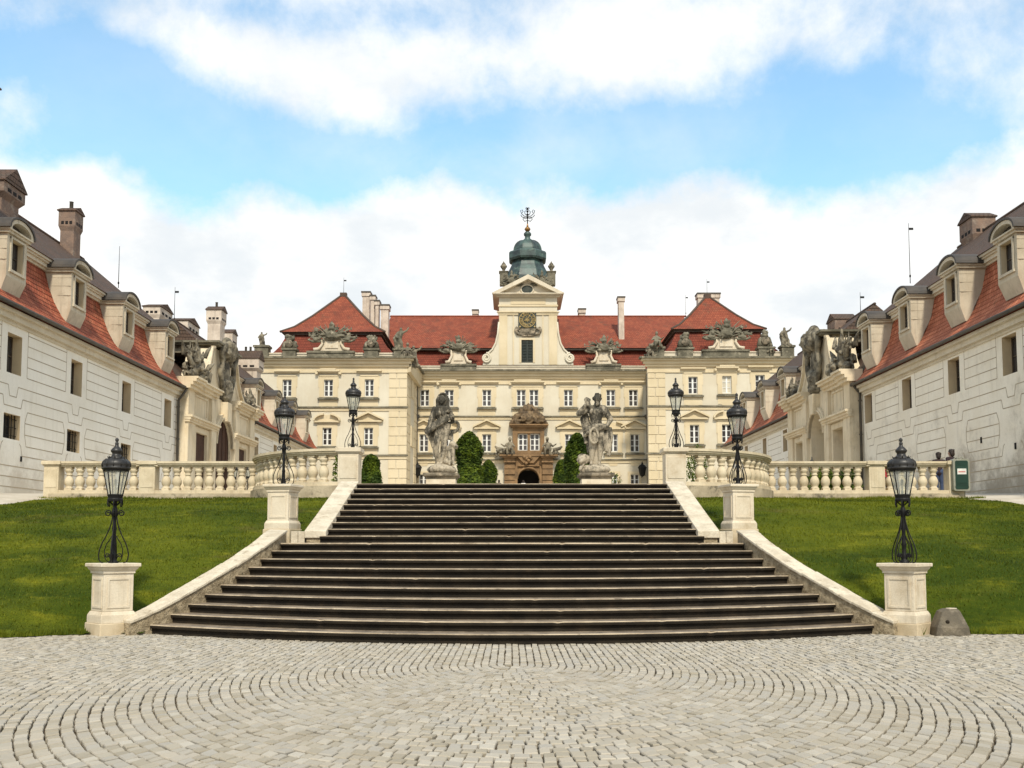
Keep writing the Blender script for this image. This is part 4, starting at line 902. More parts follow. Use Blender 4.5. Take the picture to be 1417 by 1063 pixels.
# ------------------------------------------------------------------ gatehouses
def gatehouse(s, y0, y1, label, back):
    cc = (y0+y1)/2; k = (y1-y0)/14.0; F = lambda u, w_, d: V((s*(18.2-d), cc+u*k, w_))
    o = thing('gatehouse', label, 'gatehouse', (s*18.4, cc, 4.2), group='gatehouses facing each other across the court', world=True)
    ent = 10.62
    ra = 1.72*k; zs = 9.48-ra
    dd_, dg = (.1, .14) if back == 'wood' else (1.2, 2.6)
    hol = [(-5.3,-3.3,2.5,8.05,dd_), (3.3,5.25,2.5,8.0,dd_), (-1.72,1.72,2.5,9.5,dg)]
    b = MB(); wall_holes(b, F, -7, 7, 2.6, ent, hol, 1.2)
    for sg in (-1, 1):
        ar = [(sg*1.72*cos(R(a)), zs+ra*sin(R(a))) for a in range(0, 91, 9)] + [(sg*1.72, 9.5)]
        b.fprism(F, ar, -dg, 0.0)
    for e in (-7, 7): b.add([F(e,2.6,0),F(e,ent,0),F(e,ent,-6),F(e,2.6,-6)], [(0,1,2,3)])
    wl = b.build('wall', M['gatestone'], o, recalc=False)
    b = MB(); b.fbox(F, -1.9, 1.9, 2.6, 9.6, -dg-.3, -dg-.02); bk = b.build('gate', M[back], o)
    if back == 'inner':
        b = MB(); stroke(b, F, [(-1.6,6.6),(1.6,6.6)], .14, -2.58); stroke(b, F, [(-1.0,4.8),(-.6,4.6),(.6,4.6),(1.0,4.8)], .1, -2.58); b.build('gate_moulding', M['gatestone'], bk)
    else:
        b = MB()
        for u in (-1.2,-.4,.4,1.2): b.fbox(F, u-.03,u+.03,2.6,9.5,-dg-.04,-dg+.02)
        b.fbox(F, -1.7,1.7,6.4,6.55,-dg-.02,-dg+.08); b.build('gate_rail', M['wood'], bk)
    for a, c in ((-5.3,-3.3),(3.3,5.25)):
        b = MB(); b.fbox(F, a-.05, c+.05, 2.6, 8.1, -dd_-.2, -dd_-.002); b.build('door', M['wood' if back == 'wood' else 'inner'], o)
        b = MB()
        for u0, u1, w0, w1 in ((a-.32,a-.001,2.6,8.36),(c+.001,c+.32,2.6,8.36),(a,c,8.06,8.36)): b.fbox(F, u0,u1,w0,w1,-.02,.07)
        b.build('door_surround', M['gatestone'], o)
    # pilasters, imposts, panels
    for sg in (-1, 1):
        for q0, q1, r0, r1, d in ((2.02,2.95,2.05,2.9,.22),(5.75,6.98,5.9,6.98,.16)):
            b = MB(); b.fbox(F, *sorted((sg*q0,sg*q1)), 2.6, 8.47, -.02, d); b.fbox(F, *sorted((sg*r0,sg*r1)), 8.5, 10.34, -.02, d-.02); b.build('pilaster', M['gatestone'], o)
    for sg in (-1, 1):
        b = MB()
        for z0_, z1_, d in ((8.44,8.56,.26),(8.56,8.7,.34),(8.7,8.82,.44)): b.fbox(F, *sorted((sg*1.80,sg*(7.0+d*.3))), z0_, z1_, -.02, d)
        b.build('impost_cornice', M['gatestone'], o)
    for sg in (-1, 1):
        b = MB()
        for u0, u1, w0, w1 in ((3.25,5.6,8.98,9.08),(3.25,5.6,10.1,10.2),(3.25,3.37,9.08,10.1),(5.48,5.6,9.08,10.1)): b.fbox(F, *sorted((sg*u0,sg*u1)), w0, w1, -.02, .07)
        b.build('wall_panel', M['gatestone'], o)
    b = MB(); n = 14
    for r0, r1, d in ((1.74,2.02,.16),(1.74,1.84,.24)):
        a_ = [(r1*cos(R(a)), zs+(ra+(r1-1.72)*k)*sin(R(a))) for a in range(0,181,12)] + [(r0*cos(R(a)), zs+(ra+(r0-1.72)*k)*sin(R(a))) for a in range(180,-1,-12)]
        for i in range(15): b.fprism(F, [a_[i],a_[i+1],a_[-2-i],a_[-1-i]], -.02, d)
    b.fprism(F, [(-.34,9.3),(.34,9.3),(.5,10.5),(-.5,10.5)], -.02, .42)
    b.build('arch_moulding', M['gatestone'], o)
    for sg in (-1, 1):
        b = MB()
        for z0_, z1_, d in ((ent-.3,ent-.12,.2),(ent-.12,ent+.06,.34),(ent+.06,ent+.22,.52),(ent+.22,ent+.32,.62)): b.fbox(F, *sorted((sg*1.95,sg*7.2)), z0_, z1_, -.5, d)
        for z0_, z1_, d in ((ent-.31,ent-.132,.34),(ent-.118,ent+.048,.48),(ent+.062,ent+.208,.66),(ent+.222,ent+.325,.76)): b.fbox(F, *sorted((sg*5.6,sg*7.3)), z0_-.006, z1_+.006, -.5, d)
        b.build('entablature', M['gatestone'], o)
    # curved gable
    TOP = 13.75
    side = [(5.0,ent+.3),(4.4,ent+.45),(3.7,ent+.9),(3.1,ent+1.55),(2.75,ent+2.3),(2.55,ent+2.85),(2.1,ent+2.95)]
    prof = side + [(2.0,TOP-.1)] + [(-2.0,TOP-.1)] + [(-u, z) for u, z in side[::-1]]
    b = MB(); b.fprism(F, prof, -1.5, -.05); b.build('gable', M['gatestone'], o)
    b = MB()
    for sg in (-1, 1):
        pts = [(sg*u, z) for u, z in side]
        for (a, c), (a2, c2) in zip(pts, pts[1:]):
            L = sqrt((a2-a)**2+(c2-c)**2); nx_, nz_ = -(c2-c)/L*.16*sg, (a2-a)/L*.16*sg
            b.fprism(F, [(a,c),(a2,c2),(a2-nx_,c2-nz_),(a-nx_,c-nz_)], -.06, .12)
        ins = [(sg*(u*.78+.05), z+.12) for u, z in side[1:-1]]
        stroke(b, F, ins, .1, .03)
    b.build('gable_moulding', M['gatestone'], o)
    b = MB(); b.fbox(F, -2.05, 2.05, ent+2.7, TOP, -3.2, -.2); b.build('gable_block', M['dark'], o)
    b = MB(); b.fbox(F, -2.35, 2.35, TOP, TOP+.12, -3.4, .3); b.fbox(F, -2.5, 2.5, TOP+.12, TOP+.24, -3.5, .42); b.build('gable_cornice', M['attic'], o)
    b = MB(); b.add([V((s*18.9,y0+.1,ent+.3)),V((s*18.9,y1-.1,ent+.3)),V((s*23.6,y1-.1,15.5)),V((s*23.6,y0+.1,15.5)),V((s*28,y1-.1,ent+.3)),V((s*28,y0+.1,ent+.3))], [(0,1,2,3),(3,2,4,5),(0,3,5),(1,4,2),(0,5,4,1)]); b.build('roof', M['tile_brown'], o)
    # crest with crown on the gable
    random.seed(11); b = MB()
    b.ell(F(0,12.35,.0), (.25,.85,1.4), 16, 12, jit=.05); b.ell(F(0,12.5,.16), (.16,.52,.85), 14, 10)
    for i in range(34):
        a = rnd(0,2*pi); c = F(.82*cos(a)/k, 12.35+1.35*sin(a), .15); b.tube([c, c+V((s*-.1,.12*cos(a),.16*sin(a))), c+V((s*-.02,.3*cos(a)+rnd(-.1,.1),.32*sin(a)+rnd(-.1,.1)))], [.11,.12,.02], 5); lumps(b, F(0,13.75,.15), (.3,.75,.3), 14, .24); b.ell(F(0,14.25,.15), (.3,.55,.4), 10, 8, jit=.15); lumps(b, F(0,11.25,.15), (.15,.32,.5), 12, .2)
    for sg in (-1,1):
        b.stube([F(sg*.3,13.9,.3),F(sg*1.0,14.0,.35),F(sg*1.45,13.5,.3),F(sg*1.2,12.9,.25),F(sg*1.35,12.2,.2),F(sg*.9,11.4,.2),F(sg*.3,10.8,.2)], [.16,.2,.2,.16,.18,.15,.1], 8)
    organic(b.build('crest', M['dark'], o, recalc=False), .045, 2)
    # figure groups on both piers
    for sg in (-1, 1):
        q = 1. if sg < 0 else .62
        trophy(F, 'trophy_group', o, sg*5.7, ent+.30, 2.2*q, 2.3*q, 21+sg, depth=1.0*q, spread=60)
        G = lambda u, w_, d, sg=sg: V((s*(18.35-d), cc+sg*4.7*k+u, w_))
        putto(G, 'seated_figure', o, 0, ent+.3, 1.9*q, 31+sg, lean=.1*sg, seated=True, arm=sg)
        random.seed(37+sg); b = MB()
        for _ in range(int(26*q)):
            c = F(sg*rnd(4.2,6.6), ent+.3+rnd(0,1.5)*q, rnd(-.5,.4)); e = c + V((rnd(-.3,.3), rnd(-.7,.7), rnd(.1,.9)))*q
            b.tube([c, c.lerp(e,.5)+V((0,rnd(-.1,.1),.05)), e], [rnd(.08,.16)*q, rnd(.1,.2)*q, .03], 6)
        organic(b.build('carved_leaves', M['dark'], o, recalc=False), .04, 2)
    return o
gatehouse(-1, *GL, 'ochre baroque gatehouse in the left wing with a dark wooden gate in its arch', 'wood')
gatehouse(1, *GH, 'ochre baroque gatehouse in the right wing with a pale plastered archway', 'inner')
# ------------------------------------------------------------------ palace
YM, YL, YR = 104.0, 95.0, 97.0
castle = thing('palace', 'cream baroque palace with red tiled roofs and a central clock tower closing the court', 'palace', (2, 106, 6.6), world=True)
FM = lambda u, w_, d: V((u, YM-d, w_)); FL = lambda u, w_, d: V((u, YL-d, w_)); FR = lambda u, w_, d: V((u, YR-d, w_))
def px(x, Y, y=580): return PY(x, y, Y).x
def pz(y, Y): return PY(708, y, Y).z
BASE = 6.0
def facade_windows(F, Y, specs):
    """specs: (centre px, top px, bottom px, width px, hood, pane)"""
    out = []
    for cx_, yt, yb, wp, hood, pane in specs:
        c = px(cx_, Y, (yt+yb)/2); h = wp*Y/FPX/2; out.append((c-h, c+h, pz(yb, Y), pz(yt, Y), hood, pane))
    return out
WM = facade_windows(FM, YM, [(x,539.5,562,12.4,h,'pane') for x, h in ((587.8,'flat'),(621.6,'ear'),(673.6,'flat'),(721.2,'pair'),(738.9,''),(786.5,'flat'),(845.2,'ear'),(876.4,'flat'))] +
    [(x,601,625,12.4,h,'pane') for x, h in ((586.6,'tri'),(621.3,'seg'),(673.6,'tri'),(788,'tri'),(848.6,'seg'),(878.4,'tri'))] +
    [(x,656.5,678,11.5,'','pane') for x in (586,621,673.6,788,848.6,878.4)])
WL = facade_windows(FL, YL, [(397.3,525.5,548.5,12.6,'flat','pane'),(454.6,525.5,548.5,12.6,'ear','pane'),(511,525,548.5,12.6,'flat','pane'),
    (396.5,592,616,12.6,'tri','pane'),(452.6,592,616,12.6,'seg','pane'),(510,592,616,12.6,'tri','pane')])
WR = facade_windows(FR, YR, [(958.8,521.5,545,13,'flat','pane'),(1005.8,520.5,544,13,'ear','curtain'),(1051.7,519,543,13,'flat','pane'),
    (961,588,613,13,'tri','pane'),(1005.5,587.5,612.5,13,'seg','pane'),(1050,587,612,13,'tri','pane')])
XL0, XL1 = px(348, YL), px(562, YL); XR0, XR1 = px(897.5, YR), px(1101, YR); XM0, XM1 = px(577, YM), px(895.5, YM)
ZCM, ZCL, ZCR = pz(515, YM), pz(497.5, YL), pz(497.5, YR)
def holes(W): return [(a,b,c,d) for a,b,c,d,_,_ in W]
DOORC = px(731.3, YM, 650)
DW = 15.3*YM/FPX; zd = pz(648, YM)
b = MB(); wall_holes(b, FM, XM0, XM1, BASE, ZCM, holes(WM) + [(DOORC-DW, DOORC+DW, BASE, zd, 3.0)] + [(DOORC-14*YM/FPX, DOORC-1.2*YM/FPX, pz(624,YM), pz(600.5,YM)), (DOORC+2.2*YM/FPX, DOORC+15.2*YM/FPX, pz(624,YM), pz(600.5,YM))], .3)
b.build('wall', M['castle'], castle, recalc=False)
for nm, F, Y, x0, x1, zc, W, xb, side in (('l',FL,YL,XL0,XL1,ZCL,WL,XM0,'r'), ('r',FR,YR,XR0,XR1,ZCR,WR,XM1,'l')):
    b = MB(); wall_holes(b, F, x0, x1, BASE, zc, holes(W), .3)
    far = x0-.5 if side == 'r' else x1+.5; e = x1 if side == 'r' else x0
    b.add([V((e,Y,BASE)),V((e,Y,zc)),V((xb,YM+.2,zc)),V((xb,YM+.2,BASE))], [(0,1,2,3)])
    f = x0 if side == 'r' else x1
    b.add([V((f,Y,BASE)),V((f,Y,zc)),V((f,Y+16,zc)),V((f,Y+16,BASE))], [(0,1,2,3)])
    b.build('pavilion_wall', M['castle'], castle, recalc=False)
def dress(F, W, wallname=None):
    for a, c, z0, z1, hood, pane in W:
        f = sash('window', F, a, c, z0, z1, -.16, castle, 2, 3, .07, .17, pane)
        if hood == '' and z1 < 11.5:
            b = MB(); e = .3
            for u0, u1, w0, w1 in ((a-e,a,z0-.2,z1+e),(c,c+e,z0-.2,z1+e),(a,c,z1,z1+e)): b.fbox(F,u0,u1,w0,w1,-.02,.06)
            b.build('surround', M['ochre'], f); continue
        if hood == '': continue
        m_ = (a+c)/2; hw = (c-a)/2
        if hood == 'pair': c2 = c + (738.9-721.2)*YM/FPX; m_ = (a+c2)/2; hw = (c2-a)/2
        b = MB(); e = .46; L, Rr = m_-hw, m_+hw
        for u0, u1, w0, w1, d in ((L-e,L,z0-.35,z1+.3,.07),(Rr,Rr+e,z0-.35,z1+.3,.07),(L,Rr,z1,z1+.3,.068),(L-e,Rr+e,z1+.3,z1+.42,.12),(L-e-.1,L-e,z0+.9,z1+.3,.05),(Rr+e,Rr+e+.1,z0+.9,z1+.3,.05)): b.fbox(F,u0,u1,w0,w1,-.02,d)
        if hood == 'pair': b.fbox(F, c, c+ (738.9-721.2-12.4)*YM/FPX, z0, z1, -.02, .066)
        b.fbox(F, L-e, Rr+e, z0-1.15, z0-.36, -.02, .045)
        b.fprism(F, [(L-e,z0-1.15),(L-.1,z0-1.15),(m_-.35,z0-1.55),(m_+.35,z0-1.55),(Rr+.1,z0-1.15),(Rr+e,z0-1.15)], -.02, .044)
        b.build('surround', M['ochre'], f)
        b = MB(); b.fbox(F, L-e-.12, Rr+e+.12, z0-.36, z0-.2, -.02, .3); b.fbox(F, L-e, Rr+e, z0-.2, z0-.12, -.02, .2); b.build('sill', M['attic'], f)
        b = MB()
        if hood in ('flat','ear','pair'):
            z = z1+.62; k = .22 if hood == 'flat' else .1
            b.fbox(F, L-e-k, Rr+e+k, z, z+.14, -.02, .22); b.fbox(F, L-e-k-.12, Rr+e+k+.12, z+.14, z+.28, -.02, .42)
            if hood != 'flat':
                b.fbox(F, L-e+.15, Rr+e-.15, z+.28, z+.45, -.02, .44); 
                for sg in (-1,1): q = m_+sg*(hw+e+.12); b.fbox(F, *sorted((q, q+sg*.25)), z-.12, z+.12, -.02, .36)
        elif hood == 'tri':
            z = z1+.55; b.fbox(F, L-e-.42, Rr+e+.42, z, z+.16, -.02, .34)
            A, B_ = L-e-.55, Rr+e+.55
            b.fprism(F, [(A,z+.16),(B_,z+.16),(m_,z+.80)], -.02, .12)
            for p, q in (((A,z+.16),(m_,z+.86)),((m_,z+.86),(B_,z+.16))): b.fprism(F, [p, q, (q[0],q[1]+.17), (p[0],p[1]+.17)], .0, .48)
        elif hood == 'seg':
            z = z1+.507; b.fbox(F, L-e-.36, Rr+e+.36, z, z+.147, -.02, .325)
            for a0, a1 in ((180,105),(75,0)):
                o_ = arcpts(m_, z+.16, hw+e+.42, .78, a0, a1, 8); i_ = arcpts(m_, z+.16, hw+e+.28, .60, a0, a1, 8)
                for i in range(8): b.fprism(F, [o_[i],o_[i+1],i_[i+1],i_[i]], .003, .443)
            b.fprism(F, arcpts(m_, z+.16, hw+e+.28, .6, 180, 0, 10), -.02, .1)
        b.build('pediment', M['ochre'], f)
dress(FM, WM); dress(FL, WL); dress(FR, WR)
def band(F, x0, x1, profs, name, mt, xe0=0, xe1=0):
    b = MB()
    for z0, z1, d in profs: b.fbox(F, x0-(d if xe0 else 0), x1+(d if xe1 else 0), z0, z1, -.02, d)
    return b.build(name, M[mt], castle)
for F, Y, x0, x1, zc, e0, e1, s1, s2 in ((FM,YM,XM0+.02,XM1-.02,ZCM,0,0,576.7,636.5), (FL,YL,XL0,XL1,ZCL,1,1,564,630.5), (FR,YR,XR0,XR1,ZCR,1,1,562.5,628)):
    p1 = Y/FPX
    band(F, x0, x1, [(zc-1.35,zc-1.15,.12),(zc-1.15,zc-.75,.1),(zc-.75,zc-.5,.3),(zc-.5,zc-.2,.5),(zc-.2,zc-.02,.75)], 'cornice', 'ochre', e0, e1)
    band(F, x0, x1, [(zc-.02,zc+.16,.95)], 'cornice_cap', 'attic', e0, e1)
    for sy in (s1, s2):
        z = pz(sy, Y); band(F, x0, x1, [(z-.34,z-.06,.1)], 'string_course', 'ochre', e0, e1); band(F, x0, x1, [(z-.06,z+.08,.22)], 'string_cap', 'attic', e0, e1)
# side cornices of the left pavilion
b = MB(); b.hexa([V((XL1,YL-.0,ZCL-1.3)),V((XL1+.45,YL-.45,ZCL-1.3)),V((XM0+.45,YM,ZCL-1.3)),V((XM0,YM,ZCL-1.3)),V((XL1,YL,ZCL)),V((XL1+.6,YL-.4,ZCL)),V((XM0+.6,YM,ZCL)),V((XM0,YM,ZCL))]); b.build('cornice', M['ochre'], castle)
b = MB(); b.hexa([V((XL1-.2,YL-.0,ZCL)),V((XL1+.85,YL-.9,ZCL)),V((XM0+.85,YM,ZCL)),V((XM0-.2,YM,ZCL)),V((XL1-.2,YL,ZCL+.15)),V((XL1+.85,YL-.9,ZCL+.15)),V((XM0+.85,YM,ZCL+.15)),V((XM0-.2,YM,ZCL+.15))]); b.build('cornice_cap', M['attic'], castle)
# corner quoins
def quoins(F, Y, x0, x1, zlo, zhi):
    b = MB(); z = zlo; h = .92; i = 0
    while z < zhi-.3:
        z2 = min(z+h-.06, zhi); mid = x0+(x1-x0)*(.42 if i % 2 else .58)
        b.fbox(F, x0, mid-.035, z, z2, -.02, .07); b.fbox(F, mid+.035, x1, z, z2, -.02, .07); z += h; i += 1
    b.build('quoin', M['ochre'], castle, bevel=.02)
quoins(FL, YL, px(538,YL), XL1+.07, BASE+.3, pz(632,YL)); quoins(FL, YL, px(538,YL), XL1+.07, pz(629,YL), pz(566.5,YL)); quoins(FL, YL, px(538,YL), XL1+.07, pz(562.5,YL), ZCL-1.4)
quoins(FR, YR, XR0-.05, px(921,YR), BASE+.3, pz(631,YR)); quoins(FR, YR, XR0-.05, px(921,YR), pz(626.5,YR), pz(565.5,YR)); quoins(FR, YR, XR0-.05, px(921,YR), pz(561,YR), ZCR-1.4)
FS = lambda u, w_, d: V((lerp(XL1, XM0, u/9)+d, lerp(YL, YM, u/9), w_))
for cols_ in (((.08,1.6),(1.7,3.0)),((6.2,7.4),(7.5,8.9))):
    b = MB()
    for i in range(17):
        z = BASE+.3+i*.92
        for u0, u1 in cols_: b.fbox(FS, u0, u1, z, min(z+.86, ZCL-1.4), -.02, .06)
    b.build('quoin', M['ochre'], castle)
for yc in (536, 604): b = MB(); b.fbox(FS, 3.6, 5.6, pz(yc+14,99), pz(yc-14,99), -.05, .1); b.build('blind_window', M['ochre'], castle)
for x in (576.8, 895.8):
    b = MB(); X = px(x, YM-.5); b.tube([(X,YM-.5,BASE),(X,YM-.5,ZCM-.3)], .11, 8); b.lathe([(.25,pz(580,YM)),(.3,pz(577,YM)),(.3,pz(575,YM))], 8, (X,YM-.5,0)); b.build('drainpipe', M['gutter'], castle)
# attic parapets and their sculpture
def attic(F, Y, xa, xb, yt, yb, blocks, gap=()):
    z0, z1 = pz(yb, Y), pz(yt, Y); b = MB(); b.fbox(F, xa, xb, z0-.3, z1-.12, -.9, -.3); b.fbox(F, xa, xb, z1-.12, z1, -.95, -.22); b.build('attic_parapet', M['cream'], castle)
    for p0_, p1_, yt2 in blocks:
        b = MB(); a, c = px(p0_,Y,500), px(p1_,Y,500); zt2 = pz(yt2, Y); b.fbox(F, a, c, z0-.3, zt2-.2, -1.0, .12); b.fbox(F, a-.12, c+.12, zt2-.2, zt2, -1.05, .22)
        for sg, e in ((-1,a),(1,c)): b.fprism(F, [(e,z0-.2),(e+sg*.5,z0-.2),(e+sg*.4,z0+.12),(e,z0+.35)], -.9, -.1)
        b.build('attic_block', M['attic'], castle)
attic(FL, YL, XL0+.1, XL1-.1, 487.5, 498, [(352,371,478),(391,409,482),(426,489,486),(504,523,482),(545,567,482)])
attic(FR, YR, XR0+.1, XR1-.1, 485.5, 498, [(897,919,480),(938,959,481),(973,1036,484),(1050,1071,480),(1082,1099,478)])
attic(FM, YM, XM0+.1, XM1-.1, 505.5, 515, [(611,658,504),(812,858,504)])
def cartouche(F, Y, cx_, wpx, yt, yb, seed, tw, th):
    c, k = px(cx_, Y, 470), Y/FPX; z0, z1 = pz(yb, Y), pz(yt, Y); W = wpx*k/2; H = z1-z0
    b = MB(); half = [(1.0,0),(1.02,.08),(.80,.16),(.68,.38),(.60,.7),(.62,.86),(.72,1.0)]
    pr = [(c+W*u, z0+H*v) for u, v in half] + [(c-W*u, z0+H*v) for u, v in half[::-1]]
    b.fprism(F, pr, -.8, -.1); b.fbox(F, c-W*.36, c+W*.36, z0+H*.25, z0+H*.8, -.2, .0)
    for sg in (-1, 1): b.tube([F(c+sg*W*.62,z0+H*.95,-.05),F(c+sg*W*.52,z0+H*.6,.02),F(c+sg*W*.70,z0+H*.2,.02),F(c+sg*W*1.0,z0+H*.1,.05)], [.16,.13,.17,.2], 8)
    b.build('cartouche', M['sandpale'], castle)
    trophy(F, 'attic_trophy', castle, c, z1-.35, tw*k, th*k*1.35, seed, 'attic', .7, spread=74)
cartouche(FL, YL, 459, 50, 469, 486, 51, 70, 21); cartouche(FR, YR, 1005, 50, 466, 484, 52, 72, 22)
cartouche(FM, YM, 634.5, 36, 484, 504, 53, 56, 18); cartouche(FM, YM, 835.5, 36, 484, 504, 54, 56, 18)
def finial_group(F, Y, cx_, yt, yb, seed, wpx=15):
    c, k = px(cx_, Y, 480), Y/FPX; z0, z1 = pz(yb, Y), pz(yt, Y); H = z1-z0; random.seed(seed); b = MB()
    b.ell(F(c,z0+H*.3,-.3), (wpx*k*.28,.4,H*.28), 12, 8, jit=.1); b.lathe([(.2,z0+H*.5),(.42,z0+H*.6),(.38,z0+H*.72),(.2,z0+H*.78),(.3,z0+H*.84),(.08,z1)], 10, (c, Y+.3, 0))
    lumps(b, F(c,z0+H*.28,-.3), (wpx*k*.4,.3,H*.22), 14, .28); lumps(b, F(c,z0+H*.7,-.3), (.35,.25,H*.2), 8, .17)
    for sg in (-1,1): b.tube([F(c+sg*.3,z0+H*.55,-.3),F(c+sg*wpx*k*.42,z0+H*.42,-.2),F(c+sg*wpx*k*.5,z0+H*.05,-.2)], [.12,.2,.3], 6)
    b.build('attic_finial', M['attic'], castle, recalc=False); random.seed(seed+9)
    g_ = MB(); g_.lathe([(.40,0),(.40,.1),(.33,.16),(.0,.18)], 14, M=MX.Rotation(pi/2, 3, 'X')); g_.v = [(x+c, y+Y-.05, z+z0+H*.32) for x, y, z in g_.v]; g_.build('medallion', M['statue'], castle)
finial_group(FL, YL, 400, 463, 482, 61); finial_group(FL, YL, 513.5, 463, 482, 62); finial_group(FR, YR, 948.5, 459, 481, 63); finial_group(FR, YR, 1059, 455, 480, 64)
k = YL/FPX
putto(FL, 'attic_figure', castle, px(364,YL,470), pz(479,YL), 20*k, 71, 'dark', lean=-.08, arm=.6); putto(FL, 'attic_figure', castle, px(553,YL,470), pz(483,YL), 30*k, 72, 'attic', lean=.05, arm=1)
putto(FL, 'attic_figure', castle, px(563,YL,490), pz(497,YL), 24*k, 73, 'dark', lean=.1, arm=.3, seated=True); putto(FL, 'attic_figure', castle, px(574,YL,500), pz(508,YL), 30*k, 74, 'dark', lean=-.05, arm=.8)
putto(FR, 'attic_figure', castle, px(908,YR,470), pz(481,YR), 24*k, 75, 'attic', lean=.06, arm=.8, seated=True); putto(FR, 'attic_figure', castle, px(1088,YR,470), pz(479,YR), 27*k, 76, 'dark', lean=-.08, arm=.9)
putto(FR, 'attic_figure', castle, px(900,YR,490), pz(496,YR), 22*k, 77, 'dark', lean=-.1, arm=.3, seated=True); putto(FR, 'attic_figure', castle, px(1067,YR,490), pz(490,YR), 16*k, 78, 'dark', seated=True)
# main roof
yA, yB, yC = YM+.6, YM+2.0, YM+8.5
zA, zB, zE, zR = pz(510, yA), pz(485.5, yB), pz(482, YM+1.2), pz(438, yC)
b = MB(); b.add([(XM0-2,yA,zA),(XM1+2,yA,zA),(XM1+2,yB,zB),(XM0-2,yB,zB)], [(0,1,2,3)]); b.add([(XM0-3,yA,ZCM-.1),(XM1+3,yA,ZCM-.1),(XM1+3,yA,zA),(XM0-3,yA,zA)], [(0,1,2,3)]); b.build('mansard', M['tile_deep'], castle, recalc=False)
b = MB(); b.box(XM0-2, XM1+2, YM+1.25, yB+.3, zB-.05, zE-.0); b.build('mansard_cornice', M['gutter'], castle)
b = MB(); xr0, xr1 = px(541,yC,440), px(947,yC,440)
b.add([(XM0-4.5,YM+1.1,zE+.02),(XM1+4.5,YM+1.1,zE+.02),(xr1,yC,zR),(xr0,yC,zR),(XM1+6,yC+8,zE),(XM0-6,yC+8,zE)], [(0,1,2,3),(3,2,4,5),(0,3,5),(1,4,2)]); rf = b.build('roof', M['tile_castle'], castle)
b = MB(); x = xr0
while x < xr1: b.cap((x,yC,zR),.13,(x+.42,yC,zR+.02),.11,6); x += .45
b.build('ridge_tiles', M['tile_castle'], rf)
random.seed(5)
# pavilion roofs
def hip(Y, bl, br, yb, tl, tr, yt, ax, ay, dep, apex_back):
    Y1, Y2 = Y+1.0, Y+2.4; zb, zt_ = pz(yb+9, Y1), pz(yt+4.5, Y2)
    b = MB(); x0, x1, X0, X1 = px(bl,Y1,480), px(br,Y1,480), px(tl,Y2,460), px(tr,Y2,460)
    lo = [(x0,Y1,zb),(x1,Y1,zb),(x1,Y1+dep,zb),(x0,Y1+dep,zb)]; mid_ = [(lerp(x0,X0,.62),lerp(Y1,Y2,.62),lerp(zb,zt_,.5)),(lerp(x1,X1,.62),lerp(Y1,Y2,.62),lerp(zb,zt_,.5)),(lerp(x1,X1,.62),Y1+dep-.9,lerp(zb,zt_,.5)),(lerp(x0,X0,.62),Y1+dep-.9,lerp(zb,zt_,.5))]
    up = [(X0,Y2,zt_),(X1,Y2,zt_),(X1,Y1+dep-1.4,zt_),(X0,Y1+dep-1.4,zt_)]
    b.add(lo+mid_+up, [(i,(i+1) % 4,4+(i+1) % 4,4+i) for i in range(4)] + [(4+i,4+(i+1) % 4,8+(i+1) % 4,8+i) for i in range(4)], False)
    m1 = b.build('pavilion_mansard', M['tile_deep'], castle)
    zc0, zc1 = zt_, pz(yt, Y2-.4)
    b = MB(); b.box(X0-.25, X1+.25, Y2-.25, Y1+dep-1.1, zc0-.02, zc1-.05); b.box(X0-.5, X1+.5, Y2-.5, Y1+dep-.9, zc1-.05, zc1); b.build('mansard_cornice', M['roofedge'], castle)
    Ya = Y+apex_back; A = PY(ax, ay, Ya); e = .55
    b = MB(); r0 = [(X0-e,Y2-e,zc1),(X1+e,Y2-e,zc1),(X1+e,Y1+dep-.8,zc1),(X0-e,Y1+dep-.8,zc1)]
    def ring(f, g): return [(lerp(p[0],A.x,f), lerp(p[1],A.y,f), lerp(zc1,A.z,g)) for p in r0]
    R1, R2, R3 = ring(.22,.15), ring(.5,.44), [(A.x-.15,A.y-.1,A.z),(A.x+.15,A.y-.1,A.z),(A.x+.15,A.y+.1,A.z),(A.x-.15,A.y+.1,A.z)]
    vs = r0+R1+R2+R3; b.add(vs, [(4*r+i,4*r+(i+1) % 4,4*r+4+(i+1) % 4,4*r+4+i) for r in range(3) for i in range(4)]+[(12,13,14,15)]); rf = b.build('pavilion_roof', M['tile_castle'], castle)
    b = MB()
    for i in range(4): b.tube([V(r0[i]),V(R1[i]),V(R2[i]),V(R3[i])], .13, 6)
    b.box(A.x-.35,A.x+.35,A.y-.3,A.y+.3,A.z-.5,A.z+.25); b.build('hip_ridge', M['roofedge'], rf)
    return A, rf
AL, rl = hip(YL, 372, 550, 485, 397, 526, 459.5, 475.5, 409, 15, 7.5)
AR, rr_ = hip(YR, 917, 1084, 482, 935.5, 1051.5, 455.5, 978.5, 411, 14, 6.0)
rod(castle, AL.x, AL.y, AL.z, pz(384,AL.y)); rod(castle, AR.x, AR.y, AR.z, pz(386,AR.y)); rod(castle, px(949,112,430), 112, pz(437,112), pz(408,112))
def chim_px(x0, x1, y0, y1, Y, dy=1.1, head=True):
    b = MB(); a, c = px(x0,Y,y0), px(x1,Y,y0); z0, z1 = pz(y1,Y)-1.5, pz(y0,Y); b.box(a, c, Y, Y+dy, z0, z1-.5); b.box(a-.1, c+.1, Y-.1, Y+dy+.1, z1-.5, z1-.1); b.build('chimney', M['chim'], castle)
    if head: b = MB(); b.box(a-.15, c+.15, Y-.15, Y+dy+.15, z1-.1, z1+.06); b.build('chimney_cap', M['gutter'], castle.children[-1] if False else castle)
